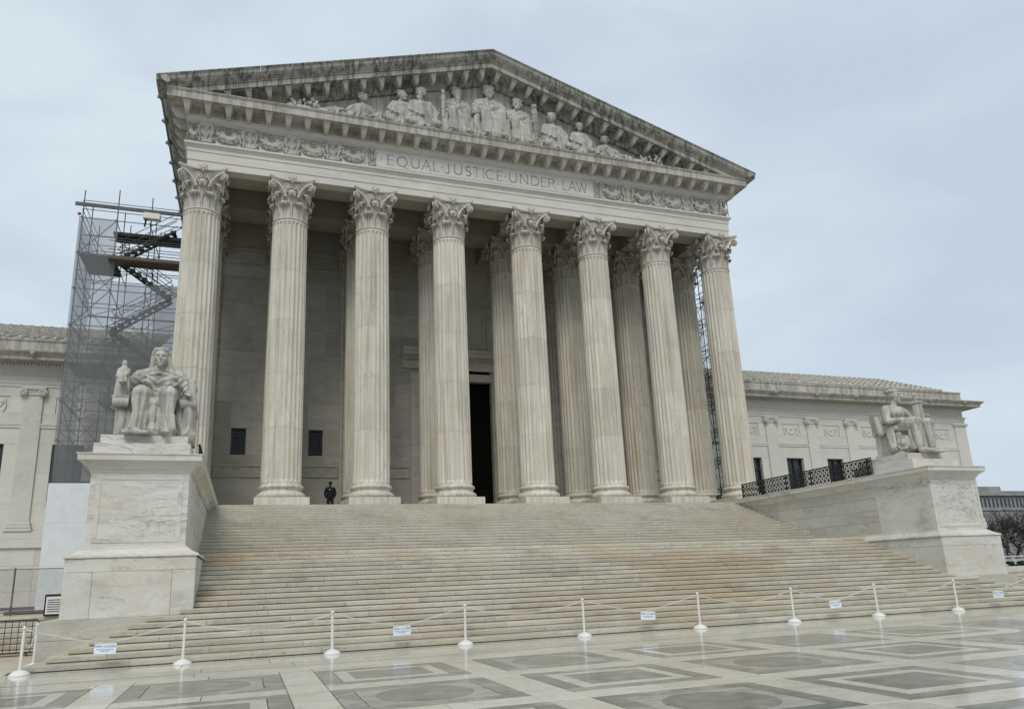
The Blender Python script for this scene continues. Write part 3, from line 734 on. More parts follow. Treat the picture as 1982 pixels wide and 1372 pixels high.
# --- back wall of the portico
YW = 9.0
bwall = MB().box(-16.7, 16.7, YW+.42, YW+.8, ZP, 24.9).build('portico_wall', 'void', court)  # black backing, stands for unlit depth in the doorway
DX0, DX1, DZ = -2.43, 2.43, 14.73
rowz = [ZP, 8.14, 8.88, 9.52, 11.14, 12.8, 14.4, 16.0, 17.6, 19.2, 20.94, 24.8]
wins = {0: -13.76, 1: -9.22, 5: 9.22, 6: 13.76}
random.seed(11)
for i in range(7):
    a, b = COLX[i], COLX[i+1]
    for r_ in range(11):
        z0, z1 = rowz[r_], rowz[r_+1]
        cuts = [a, (a+b)/2+(.5 if r_ % 2 else -.5), b] if r_ > 3 and r_ < 10 else [a, b]
        if i in wins and r_ == 3: segs = [(a, wins[i]-.43), (wins[i]+.43, b)]
        else: segs = list(zip(cuts, cuts[1:]))
        for s0, s1 in segs:
            if i == 3:
                if z0 >= DZ-.2: pass
                else: segs2 = [(max(s0, a), min(s1, DX0)), (max(s0, DX1), min(s1, b))]
                if z0 < DZ-.2:
                    for p0, p1 in segs2:
                        if p1-p0 > .05: MB().bbox(p0+.003, p1-.003, YW, YW+.4, z0+.003, min(z1, DZ if z1 > DZ-.5 else z1)-.003, .005).build('wall_slab', 'm_wall', bwall)
                    continue
            MB().bbox(s0+.003, s1-.003, YW-random.uniform(0, .004), YW+.4, z0+.003, z1-.003, .005).build('wall_slab', 'm_wall', bwall)
for i in range(7):
    a, b = COLX[i]+.85, COLX[i+1]-.85
    if i == 3: continue
    for (p, q, z0, z1) in ((a, b, 8.80, 8.88), (a, b, 8.14, 8.22), (a, a+.08, 8.22, 8.80), (b-.08, b, 8.22, 8.80), (a, b, 20.88, 21.02)):
        MB().bbox(p, q, YW-.07, YW+.01, z0, z1, .02).build('wall_moulding', 'm_wall', bwall)
    gl = MB()
    for k in range(24): u = k/23*2-1; gl.ball((u*(b-a)*.42, 0, .18*math.cos(u*9)), .05, 1)
    place('scroll_relief', gl.mesh('scroll_relief', 'm_wall'), bwall, ((a+b)/2, YW-.01, 8.51), (1, .5, 1))
    for z0, z1, e in ((21.8, 23.0, .3), (22.1, 22.7, .55)):     # square panels between the capitals
        for (p, q, c_, d) in ((a+e, b-e, z1-.07, z1), (a+e, b-e, z0, z0+.07), (a+e, a+e+.07, z0+.07, z1-.07), (b-e-.07, b-e, z0+.07, z1-.07)):
            MB().bbox(p, q, YW-.05, YW+.01, c_, d, .015).build('panel_moulding', 'm_wall', bwall)
    if i in wins:
        cx = wins[i]; wn = MB()
        win = MB().box(cx-.43, cx+.43, YW+.30, YW+.34, 9.52, 11.14).build('window', 'glass', court)
        for k in range(-4, 5): wn.tube([(cx+k*.1-.2, YW+.24, 9.53), (cx+k*.1+.2, YW+.24, 11.13)], .016, 4); wn.tube([(cx+k*.1+.2, YW+.25, 9.53), (cx+k*.1-.2, YW+.25, 11.13)], .016, 4)
        for k in range(8): wn.tube([(cx-.42, YW+.245, 9.62+k*.2), (cx+.42, YW+.245, 9.62+k*.2)], .012, 4)
        wn.v = [(min(max(x, cx-.425), cx+.425), y, z) for x, y, z in wn.v]
        wn.build('grille', 'iron', win)
me_pil = MB()
for k in range(7):
    xx = -.72+k*.24; me_pil.bbox(xx-.09, xx+.09, -.22, .02, 0, 14.2, .03)
me_pil.bbox(-.82, .82, -.14, .02, 0, 14.4, .02)
me_pils = me_pil.mesh('pilaster', 'm_wall')
me_pb = MB().bbox(-1.05, 1.05, -.36, .02, 0, .37, .01).bbox(-1.0, 1.0, -.33, .02, .37, .62, .08).bbox(-.95, .95, -.28, .02, .62, .98, .06).mesh('base', 'm_wall')
for x in COLX[:3]+COLX[5:]:
    p_ = place('pilaster', me_pils, court, (x+XI*1.6, YW, 6.6)); place('base', me_pb, p_, (x+XI*1.6, YW, ZP))
    place('capital', me_cap, p_, (x+XI*1.6, YW, 21.08), (.90, .34, 1))
# --- doorway
fr = MB()
for a, b, z0, z1 in ((DX0-.80, DX0, ZP, DZ+.55), (DX1, DX1+.80, ZP, DZ+.55), (DX0, DX1, DZ, DZ+.55)):
    fr.bbox(a, b, YW-.16, YW+.30, z0, z1, .03)
    fr.bbox(a+(.06 if a < DX0 else .12), b-.12, YW-.20, YW-.155, z0, z1-(.12), .02)
door = fr.build('doorway', 'm_wall', court)
hd = [(0, 15.5), (-.15, 15.5), (-.15, 16.05), (-.25, 16.1), (-.28, 16.25), (-.55, 16.35), (-.62, 16.6), (-.68, 16.62), (-.72, 16.82), (-.05, 16.92), (0, 16.92)]
MB().prism_x([(YW+y, z) for y, z in hd][::-1], DX0-1.35, DX1+1.35).build('door_hood', 'm_wall', door)
dn = MB()
for k in range(34): x = DX0-1.1+k*(DX1-DX0+2.2)/33; dn.box(x-.05, x+.05, YW-.42, YW-.2, 16.12, 16.30)
kind(dn.build('dentil_row', 'm_wall', door), 'stuff')
for (a, b, z0, z1) in ((DX0+.1, DX1-.1, 17.1, 20.3),):
    for e, d_ in ((0, .10), (.30, .06)):
        for (p, q, c_, d) in ((a+e, b-e, z1-e-.12, z1-e), (a+e, b-e, z0+e, z0+e+.12), (a+e, a+e+.12, z0+e+.12, z1-e-.12), (b-e-.12, b-e, z0+e+.12, z1-e-.12)):
            MB().bbox(p, q, YW-d_, YW+.01, c_, d, .03).build('panel_moulding', 'm_wall', door)
MB().box(DX0, DX1, YW+1.3, YW+1.4, ZP, DZ).build('doorway_void', 'void', door)  # black sheet standing for the dark interior behind the doors
for sx in (-1, 1):
    cx = (DX0+DX1)/2
    lf = MB().bbox(cx+sx*.01, cx+sx*2.6, YW+.85, YW+.95, ZP+.01, 11.6, .01).build('door_leaf', 'bronze', door)
for z in (11.62, 11.95): MB().bbox(DX0, DX1, YW+.6, YW+.98, z, z+.22, .03).build('transom_bar', 'bronze', door)
for k in range(5): x = DX0+.3+k*(DX1-DX0-.6)/4; MB().bbox(x-.05, x+.05, YW+.8, YW+.9, 12.2, DZ-.02, .01).build('mullion', 'bronze', door)
for sx in (-1, 1):
    for k in range(4): MB().bbox((DX0+DX1)/2+sx*.35, (DX0+DX1)/2+sx*2.25, YW+.81, YW+.86, ZP+.3+k*1.4, ZP+1.5+k*1.4, .03).build('door_panel', 'bronze', door)

# --- wings
WY = 8.0
def wing(sx):
    X = lambda a: sx*a
    pil = [19.85+3.7*k for k in range(6)]
    # plinth courses
    for z0, z1, o_ in ((1.24, 2.0, .16), (2.006, 3.3, .14), (3.306, 4.20, .14)):
        x = 17.6; q = 0
        while x < 42.9:
            x2 = min(x+(1.85 if q % 2 else 1.6), 42.95)
            hole = any(x < c_+.45 and x2 > c_-.45 for c_ in [p+1.85 for p in pil]) and z0 == 2.006
            if hole:
                c_ = min([p+1.85 for p in pil], key=lambda c: abs(c-(x+x2)/2))
                for a, b in ((x, c_-.45), (c_+.45, x2)):
                    if b-a > .05: MB().bbox(X(a+.003), X(b-.003), WY-o_, WY+.4, z0, z1, .008).build('plinth_stone', 'm_wing', court)
            else: MB().bbox(X(x+.003), X(x2-.003), WY-o_, WY+.4, z0, z1, .008).build('plinth_stone', 'm_wing', court)
            x = x2; q += 1
    for z0, z1, o_ in ((4.206, 4.66, .26), (4.665, 5.06, .18)):
        for k in range(7): MB().bbox(X(17.6+k*3.62+.003), X(17.6+(k+1)*3.62-.003), WY-o_, WY+.4, z0, z1, .02).build('plinth_ledge', 'm_wing', court)
    bays = [(a+.46, b-.46) for a, b in zip(pil, pil[1:])]+[(pil[-1]+.46, 41.7)]
    bays = [(17.6, pil[0]-.46)]+bays
    for bi, (a, b) in enumerate(bays):
        c_ = (a+b)/2 if bi else (a+b)/2-.2; ww = .75
        if bi == len(bays)-1: c_ = pil[-1]+1.85
        if bi == 0:
            for z0, z1 in ((5.065, 6.45), (6.45, 8), (8, 9.53), (9.53, 10.37), (10.59, 12.55)): MB().bbox(X(a), X(b), WY, WY+.4, z0+.003, z1-.003, .006).build('wall_stone', 'm_wing', court)
            continue
        for z0, z1, segs in ((5.065, 6.45, [(a, c_), (c_, b)]), (6.45, 8.0, [(a, c_-ww), (c_+ww, b)]), (8.0, 9.53, [(a, c_-ww), (c_+ww, b)]), (9.53, 10.37, [(a, b)]),
                             (10.59, 11.14, [(a, b)]), (11.14, 12.05, [(a, c_-.79), (c_+.79, b)]), (12.05, 12.55, [(a, b)])):
            for p, q in segs: MB().bbox(X(p+.002), X(q-.002), WY-random.uniform(0, .004), WY+.4, z0+.002, z1-.002, .005).build('wall_stone', 'm_wing', court)
        st = MB().prism_x([(WY+.02, 10.36), (WY-.05, 10.37), (WY-.06, 10.5), (WY-.09, 10.53), (WY-.09, 10.59), (WY+.02, 10.61)], X(a), X(b)).build('string_course', 'm_wing', court)
        pn = MB().box(X(c_-.78), X(c_+.78), WY+.05, WY+.3, 11.13, 12.06); pn = pn.build('relief_panel', 'm_wing', court)
        rl = MB().bbox(c_*sx-.6, c_*sx+.6, WY+.04, WY+.06, 11.22, 11.95, .004)
        for k in range(21):
            u = k/20*2-1; rl.ball((c_*sx+u*.5, WY+.04, 11.72-.38*(1-u*u)), .065, 1)
        for u in (-.42, .42, 0): rl.ball((c_*sx+u, WY+.04, 11.75 if u else 11.68), .10, 1)
        for s_ in (-1, 1): rl.tube([(c_*sx+s_*.56, WY+.03, 11.85), (c_*sx+s_*.6, WY+.03, 11.5), (c_*sx+s_*.52, WY+.03, 11.25)], .05, 5)
        rl.build('garland', 'm_wing', pn)
        # window with frame, bars and panes
        wn = MB().bbox(X(c_-ww), X(c_+ww), WY+.34, WY+.38, 6.4, 9.53, .005).build('window', 'glass', court)
        fm = MB()
        for (p, q, z0, z1) in ((c_-ww, c_-ww+.10, 6.45, 9.53), (c_+ww-.10, c_+ww, 6.45, 9.53), (c_-ww+.1, c_+ww-.1, 9.41, 9.53), (c_-ww+.1, c_+ww-.1, 6.45, 6.57), (c_-.04, c_+.04, 6.57, 9.41), (c_-ww+.1, c_-.04, 8.66, 8.74), (c_+.04, c_+ww-.1, 8.66, 8.74), (c_-ww+.1, c_-.04, 7.5, 7.57), (c_+.04, c_+ww-.1, 7.5, 7.57)):
            fm.box(X(p), X(q), WY+.24, WY+.34, z0, z1)
        fm.build('frame', 'window_frame', wn)
        MB().bbox(X(c_-ww-.06), X(c_+ww+.06), WY-.06, WY+.34, 6.38, 6.447, .01).build('sill', 'm_wing', wn)
        bw = MB().box(X(c_-.45), X(c_+.45), WY+.2, WY+.25, 2.0, 3.3).build('basement_window', 'glass', court)
    # pilasters with scroll capitals
    for p in pil:
        ps = MB().bbox(X(p-.46), X(p+.46), WY-.10, WY+.4, 5.56, 12.1, .012).build('pilaster', 'm_wing', court)
        MB().bbox(X(p-.62), X(p+.62), WY-.24, WY+.39, 5.066, 5.22, .01).bbox(X(p-.58), X(p+.58), WY-.21, WY+.39, 5.222, 5.36, .05).bbox(X(p-.53), X(p+.53), WY-.16, WY+.39, 5.362, 5.558, .03).build('base', 'm_wing', ps)
        cp = MB().bbox(X(p-.60), X(p+.60), WY-.24, WY+.3, 12.46, 12.55, .02)
        cp.bbox(X(p-.50), X(p+.50), WY-.16, WY+.3, 12.1, 12.46, .03)
        for s_ in (-1, 1):
            c0 = p+s_*.46
            cp.tube([(X(c0), WY-.26, 12.25), (X(c0), WY+.2, 12.25)], .20, 16, smooth=False)
            pts = []
            for q in range(22): th = R(90+s_*36*q); r_ = .205*(1-q/26); pts.append((X(c0+r_*math.cos(th)*1), WY-.28, 12.25+r_*math.sin(th)))
            cp.tube(pts, .034, 5)
        cp.tube([(X(p-.46), WY-.21, 12.45), (X(p), WY-.21, 12.42), (X(p+.46), WY-.21, 12.45)], .035, 5)
        for k in range(5): cp.ball((X(p-.24+k*.12), WY-.17, 12.3), .055, 1)
        cp.build('capital', 'm_wing', ps)
    an = MB().bbox(X(41.7), X(42.9), WY-.10, 9.2, 5.07, 12.3, .012).build('pilaster', 'm_wing', court)
    MB().bbox(X(41.62), X(43.0), WY-.16, 9.26, 12.305, 12.40, .02).bbox(X(41.58), X(43.08), WY-.22, 9.3, 12.402, 12.56, .03).build('capital', 'm_wing', an)
    MB().bbox(X(17.6), X(42.82), WY+.41, 24, 1.24, 12.5, .01).build('wing_body', 'm_wing', court)
    # entablature: runs from the portico to the outer corner and returns
    def strip(name, prof, mat):
        vs = []
        for o_, z in prof: vs += [(X(17.6), WY-o_, z), (X(42.9+o_), WY-o_, z), (X(42.9+o_), 26, z)]
        n = 3; fs = [(i*n+k, i*n+k+1, (i+1)*n+k+1, (i+1)*n+k) for i in range(len(prof)-1) for k in range(2)]
        if sx < 0: fs = [f[::-1] for f in fs]
        return MB().add(vs, fs).build(name, mat, court)
    strip('wing_architrave', [(-.3, 12.565), (.03, 12.565), (.03, 12.74), (.06, 12.745), (.06, 12.92), (.09, 12.925), (.10, 12.99), (.16, 13.03), (.16, 13.08), (.0, 13.10)], 'm_wing')
    strip('wing_frieze', [(.0, 13.10), (.0, 13.68), (.08, 13.70), (.10, 13.72), (.10, 13.84), (.26, 13.85)], 'm_wing')
    wc = strip('wing_cornice', [(.26, 13.85), (.30, 13.88), (.93, 13.88), (.93, 13.82), (.99, 13.82), (.99, 14.0), (1.03, 14.02), (1.10, 14.10), (1.22, 14.18), (1.24, 14.25), (1.2, 14.27), (.2, 14.34)], 'm_cornice')
    strip('parapet', [(.2, 14.34), (.12, 14.36), (.10, 14.42), (.08, 15.06), (.14, 15.10), (.14, 15.20), (-.5, 15.22)], 'm_cornice')
    dt = MB(); x = 17.7
    while x < 42.9: dt.box(X(x), X(x+.10), WY-.24, WY-.09, 13.70, 13.83); x += .165
    kind(dt.build('dentils', 'm_wing', wc), 'stuff')
    lm = MB().ball((0, 0, 0), .15, 2, (1, .8, 1.1)); lm.ball((0, -.11, -.03), .09, 1)
    me_l = lm.mesh('lion_head', 'm_cornice')
    for p in pil+[42.05]: place('lion_head', me_l, wc, (X(p), WY-1.14, 14.12))
    # tiled roof
    ry0, rz0, ry1, rz1 = WY-.05, 15.20, 14.5, 18.0
    rf = MB().add([(X(17.6), ry0, rz0), (X(41.6), ry0, rz0), (X(37), ry1, rz1), (X(17.6), ry1, rz1)], [(0, 1, 2, 3) if sx > 0 else (3, 2, 1, 0)]).build('wing_roof', 'tile', court)
    MB().add([(X(41.6), ry0, rz0), (X(41.6), 24, rz0), (X(37), 24, rz1), (X(37), ry1, rz1)], [(0, 1, 2, 3) if sx > 0 else (3, 2, 1, 0)]).build('roof_slope', 'tile', rf)
    rb = MB()
    for q in range(14):
        t0, t1 = q/14, (q+1)/14
        pa = (0, t0*(ry1-ry0), t0*(rz1-rz0)+.05); pb = (0, t1*(ry1-ry0), t1*(rz1-rz0)+.02)
        rb.tube([pa, pb], [.165, .12], 8, smooth=False)
    rb.ball((0, -.02, .08), .15, 1, (1, .5, 1))
    me_rib = rb.mesh('cover_tile_row', 'tile')
    x = 17.9
    while x < 41.3:
        place('cover_tile_row', me_rib, rf, (X(x), ry0, rz0)); x += .55
    tl = MB()
    for q in range(12):
        t_ = q/12; tl.add([(X(17.6), ry0+t_*(ry1-ry0), rz0+t_*(rz1-rz0)+.035), (X(41.6-4.6*t_), ry0+t_*(ry1-ry0), rz0+t_*(rz1-rz0)+.035), (X(41.6-4.6*(t_+1/12)), ry0+(t_+1/12)*(ry1-ry0), rz0+(t_+1/12)*(rz1-rz0)+.008), (X(17.6), ry0+(t_+1/12)*(ry1-ry0), rz0+(t_+1/12)*(rz1-rz0)+.008)], [(0, 1, 2, 3) if sx > 0 else (3, 2, 1, 0)])
    kind(tl.build('pan_tiles', 'tile', rf), 'stuff')
    # flank of the tall central block above and behind the wing
    MB().bbox(X(15.4), X(16.8), 9.05, YE-.1, 1.2, 23.34, .02).build('flank_wall', 'm_wall', court)
    for k in range(5): MB().bbox(X(16.75), X(17.0), 11+k*4.5, 12.7+k*4.5, 15.3, 23.2, .02).build('flank_pilaster', 'm_wall', court)
_before = set(bpy.data.objects)
wing(-1); wing(1)
refit([o for o in set(bpy.data.objects)-_before if not o.name.startswith('flank')], lambda v: Vector((v.x*1.0385, v.y, v.z+max(0, v.z-5.0)*.0475)))

# ================================================================ SCULPTURE
def sculpt(name, prims, voxel, mat, fold=None, smooth=2):
    mb = MB()
    for p in prims:
        k = p[0]
        if k == 'cap':
            _, a, b, ra, rb = p; a, b = Vector(a), Vector(b); d = (b-a).normalized()
            pts = [a-d*ra*.98, a-d*ra*.7, a, a.lerp(b, .5), b, b+d*rb*.7, b+d*rb*.98]; rs = [ra*.15, ra*.7, ra, (ra+rb)/2, rb, rb*.7, rb*.15]
            mb.tube(pts, rs, 10)
        elif k == 'ell': mb.ball(p[1], 1, 2, p[2])
        elif k == 'box': mb.box(*p[1])
    me = bpy.data.meshes.new(name); me.from_pydata(mb.v, [], mb.f); me.update()
    o = bpy.data.objects.new('sculpt_tmp', me); C.objects.link(o)
    r_ = o.modifiers.new('r', 'REMESH'); r_.mode = 'VOXEL'; r_.voxel_size = voxel
    if smooth: s_ = o.modifiers.new('s', 'SMOOTH'); s_.iterations = smooth; s_.factor = .5
    dg = bpy.context.evaluated_depsgraph_get(); dg.update()
    m2 = bpy.data.meshes.new_from_object(o.evaluated_get(dg))
    bpy.data.objects.remove(o); bpy.data.meshes.remove(me)
    m2.name = name; m2.materials.clear(); m2.materials.append(MAT[mat])
    if fold:
        nrm = [v.normal.copy() for v in m2.vertices]
        for v, n_ in zip(m2.vertices, nrm): v.co += n_*fold(v.co, n_)
    m2.polygons.foreach_set('use_smooth', [True]*len(m2.polygons)); m2.update()
    return m2
def hand(c, d, s=1.0, curl=.5, side=1):
    """palm and five fingers as capsules; c wrist, d pointing direction"""
    c = Vector(c); d = Vector(d).normalized(); u = Vector((0, 0, 1)); lat = d.cross(u).normalized()*side
    pr = [('cap', c, c+d*.14*s, .055*s, .065*s)]
    for q, (off, L) in enumerate(((-.06, .13), (-.02, .15), (.02, .145), (.06, .11))):
        a = c+d*.17*s+lat*off*s; b = a+d*L*.55*s-u*.02*s*curl; e = b+(d*(1-curl)-u*curl)*L*.55*s
        pr += [('cap', a, b, .024*s, .022*s), ('cap', b, e, .022*s, .018*s)]
    a = c+d*.05*s-lat*.06*s; b = a-lat*.05*s+d*.08*s; pr += [('cap', a, b, .028*s, .024*s), ('cap', b, b+d*.07*s-u*.02*s, .023*s, .018*s)]
    return pr
def head(c, s=1.0, turn=0.0, hood=False, beard=False, tilt=0.0):
    c = Vector(c); rz = Matrix.Rotation(turn, 3, 'Z')
    P = lambda x, y, z: c+rz @ Vector((x*s, y*s, z*s-(y*s)*tilt))
    pr = [('ell', P(0, .02, .04), (.215*s, .25*s, .27*s)), ('ell', P(0, -.08, -.12), (.16*s, .17*s, .19*s)),
          ('cap', P(0, -.24, .03), P(0, -.315, -.085), .025*s, .045*s),               # nose
          ('cap', P(-.12, -.235, .075), P(.12, -.235, .075), .035*s, .035*s),          # brow
          ('cap', P(-.06, -.245, -.165), P(.06, -.245, -.165), .022*s, .022*s), ('cap', P(-.05, -.235, -.205), P(.05, -.235, -.205), .024*s, .024*s),
          ('ell', P(0, -.2, -.27), (.07*s, .06*s, .05*s)),
          ('ell', P(-.11, -.19, -.06), (.06*s, .05*s, .06*s)), ('ell', P(.11, -.19, -.06), (.06*s, .05*s, .06*s))]
    for x in (-1, 1): pr.append(('ell', P(x*.085, -.185, .012), (.05*s, .05*s, .04*s))); pr.append(('ell', P(x*.215, .02, -.02), (.03*s, .06*s, .08*s)))
    if hood:
        pr += [('ell', P(0, .10, .08), (.275*s, .27*s, .33*s)), ('cap', P(-.235, .0, .08), P(-.25, .03, -.36), .07*s, .10*s), ('cap', P(.235, .0, .08), P(.25, .03, -.36), .07*s, .10*s), ('cap', P(-.17, -.10, .27), P(.17, -.10, .27), .06*s, .06*s), ('cap', P(-.24, -.05, .13), P(-.17, -.10, .27), .055*s, .055*s), ('cap', P(.24, -.05, .13), P(.17, -.10, .27), .055*s, .055*s)]
    else:
        for k in range(10):
            a = R(36*k); pr.append(('ell', P(.18*math.cos(a), .06+.2*math.sin(a), .2), (.085*s, .085*s, .08*s)))
        pr.append(('ell', P(0, .06, .19), (.2*s, .22*s, .15*s)))
    if beard: pr += [('ell', P(0, -.16, -.3), (.13*s, .10*s, .16*s)), ('ell', P(0, -.14, -.42), (.08*s, .07*s, .12*s))]
    return pr
def robe_fold(amp=.03, zt=1.5, k=30.0):
    def f(v, n_):
        nz_ = noise.noise(Vector((v.x*2.1, v.y*2.1, v.z*.8)))
        if v.z < zt:      # long folds falling from the knees, sharper towards the hem
            g_ = min(1, max(0, (zt-v.z)/zt)*1.5)
            ph = v.x*k*(.75+.25*v.z)+5.5*nz_+v.y*k*.35
            a = amp*(1-2*abs(math.sin(ph*.5)))*g_*g_+amp*.3*math.sin(ph*1.7+v.z*3)*g_
        elif v.z < zt+.62:   # swags across the chest
            a = amp*.6*math.sin(k*.8*(v.z-abs(v.x)*.55)+v.y*4+4*nz_)
        else: a = 0
        return a*(1-.6*abs(n_.z))
    return f
def seated(hood, arms, legs_bare=False, turn=0.0, beard=False, hs=1.08):
    pr = [('ell', (0, .0, 1.55), (.50, .40, .5)), ('ell', (0, -.02, 2.02), (.60, .40, .42)), ('cap', (-.52, .05, 2.28), (.52, .05, 2.28), .19, .19), ('cap', (0, .02, 2.4), (0, -.03, 2.66), .165, .15)]
    pr += [('ell', (-.22, -.28, 2.02), (.22, .16, .19)), ('ell', (.22, -.28, 2.02), (.22, .16, .19))]
    pr += head((0, -.06, 2.88+(hs-1)*.25), hs, turn, hood, beard)
    if hood or hs > 1.2:      # cape over the shoulders with a rolled edge
        for s_ in (-1, 1): pr += [('cap', (s_*.15, .0, 2.5), (s_*.64, .03, 2.26), .14, .22), ('cap', (s_*.66, -.1, 2.15), (0, -.40, 2.30), .07, .06), ('cap', (s_*.70, .0, 2.2), (s_*.86, .1, 1.5), .2, .2)]
    for s_ in (-1, 1):
        kx = s_*.40
        pr += [('cap', (s_*.30, 0, 1.32), (kx, -1.12, 1.40), .36, .30), ('cap', (kx, -1.12, 1.36), (s_*.42, -1.16, .34), .27, .19), ('cap', (s_*.42, -1.18, .13), (s_*.43, -1.56, .09), .13, .10), ('ell', (s_*.43, -1.66, .07), (.11, .10, .06))]
        if not legs_bare: pr += [('cap', (kx, -1.10, .7), (s_*.44, -1.12, .2), .27, .31)]
        for q in range(5): pr.append(('cap', (s_*.43+(q-2)*.045, -1.6, .05), (s_*.43+(q-2)*.047, -1.72+abs(q-1)*.015, .04), .028, .022))
    pr += [('cap', (0, -.3, 1.2), (0, -.95, 1.1), .32, .22), ('cap', (0, -.95, 1.05), (0, -1.0, .25), .20, .24), ('ell', (0, -.5, .55), (.85, .5, .55))]
    if not legs_bare: pr += [('cap', (-.42, -1.02, .22), (.42, -1.02, .22), .28, .28), ('cap', (-.34, -1.0, 1.28), (0, -1.02, 1.08), .17, .15), ('cap', (.34, -1.0, 1.28), (0, -1.02, 1.08), .17, .15), ('cap', (-.75, -.5, 1.2), (-.82, -.75, .15), .2, .24), ('cap', (.75, -.5, 1.2), (.82, -.75, .15), .2, .24)]
    for sh, el, wr, hd_, sd_ in arms:
        pr += [('cap', sh, el, .19, .15), ('cap', el, wr, .145, .095)]+hand(wr, hd_, 1.15, .6, sd_)
    return pr
def chair_mesh(full=True):
    if not full:
        mb = MB().bbox(-.72, .72, -.55, .75, 0, 1.10, .05).bbox(-.80, .80, -.62, .82, 0, .16, .03)
        mb.bbox(-.74, .74, .62, .86, 1.05, 1.85, .06).bbox(-.70, -.28, .60, .92, 1.7, 2.25, .05).bbox(.28, .70, .60, .92, 1.7, 2.25, .05)
        return mb.mesh('chair', 'm_statue')
    mb = MB().bbox(-.98, .98, -.62, .95, 0, 1.12, .03)
    for s_ in (-1, 1):
        mb.bbox(s_*.80, s_*1.16, -.75, .98, 0, .98, .03); mb.bbox(s_*.78, s_*1.20, -.86, 1.0, .98, 1.28, .05)
        mb.tube([(s_*.76, -.84, 1.14), (s_*1.235, -.84, 1.14)], .16, 14)
        mb.bbox(s_*.84, s_*1.12, -.80, -.70, .1, .9, .03)
    mb.bbox(-1.1, 1.1, .72, 1.02, 1.1, 2.1, .05); mb.tube([(-1.12, .9, 2.12), (1.12, .9, 2.12)], .13, 12)
    return mb.mesh('chair', 'm_statue')
def tree_shift(me, loc):
    return me
def statue(sx, label, male):
    base = Vector((sx*16.05, -10.85, 6.51))
    root = empty('seated_statue', (base.x, base.y, Z_CT), label, 'statue')
    MB().bbox(sx*14.85, sx*17.58, -12.42, -9.0, Z_CT+.004, 6.21, .012).build('base_slab', 'm_ped', root)
    MB().bbox(sx*14.96, sx*17.46, -12.14, -9.2, 6.214, 6.51, .012).build('base_slab', 'm_ped', root)
    if not male:
        arms = [((-.62, .02, 2.22), (-.98, -.28, 1.72), (-1.0, -.80, 1.78), (-.05, -1, .15), 1), ((.62, .02, 2.22), (.98, -.22, 1.66), (.98, -.78, 1.52), (.1, -1, -.25), -1)]
        me = sculpt('figure', seated(True, arms), .020, 'm_statue', robe_fold(.044, 1.62, 34))
        place('figure', me, root, base)
        place('chair', chair_mesh(), root, base)
        # attributes on the arms of the chair: a plain draped standing form, and a leaning tablet
        pr = [('cap', (0, 0, .1), (0, 0, .75), .25, .20), ('cap', (0, 0, .75), (0, 0, 1.0), .19, .15), ('ell', (0, 0, 1.22), (.09, .10, .125)), ('cap', (-.13, 0, 1.0), (-.16, -.12, .75), .07, .06), ('cap', (.13, 0, 1.0), (.12, -.16, .8), .07, .06), ('box', (-.27, .27, -.25, .25, 0, .1))]
        place('draped_statuette', sculpt('draped_statuette', pr, .025, 'm_statue', lambda v, n_: .014*math.sin(math.atan2(v.y, v.x)*11)*(v.z < .8)), root, (base.x-1.02, base.y-.62, base.z+1.28))
        mb = MB().bbox(-.12, .12, -.42, .42, 0, 1.0, .03); place('tablet', mb.mesh('tablet', 'm_statue'), root, (base.x+1.12, base.y-.28, base.z+1.05), rot=(.0, -.14, .1))
        pr = [('cap', (0, -.3, 1.15), (.02, -.42, .1), .16, .24), ('cap', (.02, .1, 1.15), (.0, .0, .1), .17, .22), ('cap', (.05, -.1, 1.2), (.05, -.35, .6), .14, .12)]
        place('side_drapery', sculpt('side_drapery', pr, .03, 'm_statue', robe_fold(.03, 2, 22)), root, (base.x+1.02, base.y-.5, base.z))
        MB().bbox(base.x-.78, base.x+.02, base.y-1.75, base.y-.95, 6.512, 6.60, .01).build('footstool', 'm_statue', root)
    else:
        TW = .16
        arms = [((-.62, .02, 2.22), (-.92, -.18, 1.62), (-.40, -.80, 1.62), (1, -.5, -.1), 1), ((.62, .02, 2.22), (.98, -.22, 1.70), (.72, -.80, 1.78), (.0, -1, .3), -1)]
        me = sculpt('figure', seated(False, arms, True, .35), .021, 'm_statue', lambda v, n_: (robe_fold(.044, 1.42, 34)(v, n_) if v.y > -1.02 or v.z > .9 else 0) if v.z < 1.5 else 0)
        place('figure', me, root, base, (1.04, 1.04, 1.02), (0, 0, TW))
        place('chair', chair_mesh(False), root, base, rot=(0, 0, TW))
        mb = MB().bbox(-.26, .26, -.12, .12, 0, 1.0, .04).bbox(-.31, .31, -.15, .15, 1.0, 1.12, .03); mb.tube([(0, 0, 1.12), (-.03, 0, 1.42)], .075, 8); mb.ball((-.03, 0, 1.44), .10, 2)
        place('upright_tablet', mb.mesh('upright_tablet', 'm_statue'), root, (base.x+.55, base.y-.85, base.z+1.42), rot=(.0, -.10, .2))
        pr = [('cap', (-.5, .5, 1.2), (-.62, .35, .95), .2, .3), ('cap', (-.98, -.1, 1.3), (-1.05, -.2, .4), .17, .2), ('cap', (-.9, .5, 1.9), (-1.0, .3, 1.2), .14, .22), ('cap', (-.95, .1, 1.35), (-.6, -.9, 1.25), .16, .16), ('cap', (-.62, -.95, 1.3), (-.66, -1.0, .35), .13, .18)]
        place('side_drapery', sculpt('side_drapery', pr, .03, 'm_statue', robe_fold(.04, 3, 26)), root, base, (.80, 1, 1), (0, 0, TW))
        MB().bbox(base.x+.0, base.x+.80, base.y-1.75, base.y-.95, 6.512, 6.60, .01).build('footstool', 'm_statue', root)
    return root
statue(-1, 'seated hooded woman in robes carved in pale marble beside the scaffolding', False)
statue(1, 'seated bare-chested man carved in pale marble at the end of the black iron railing', True)

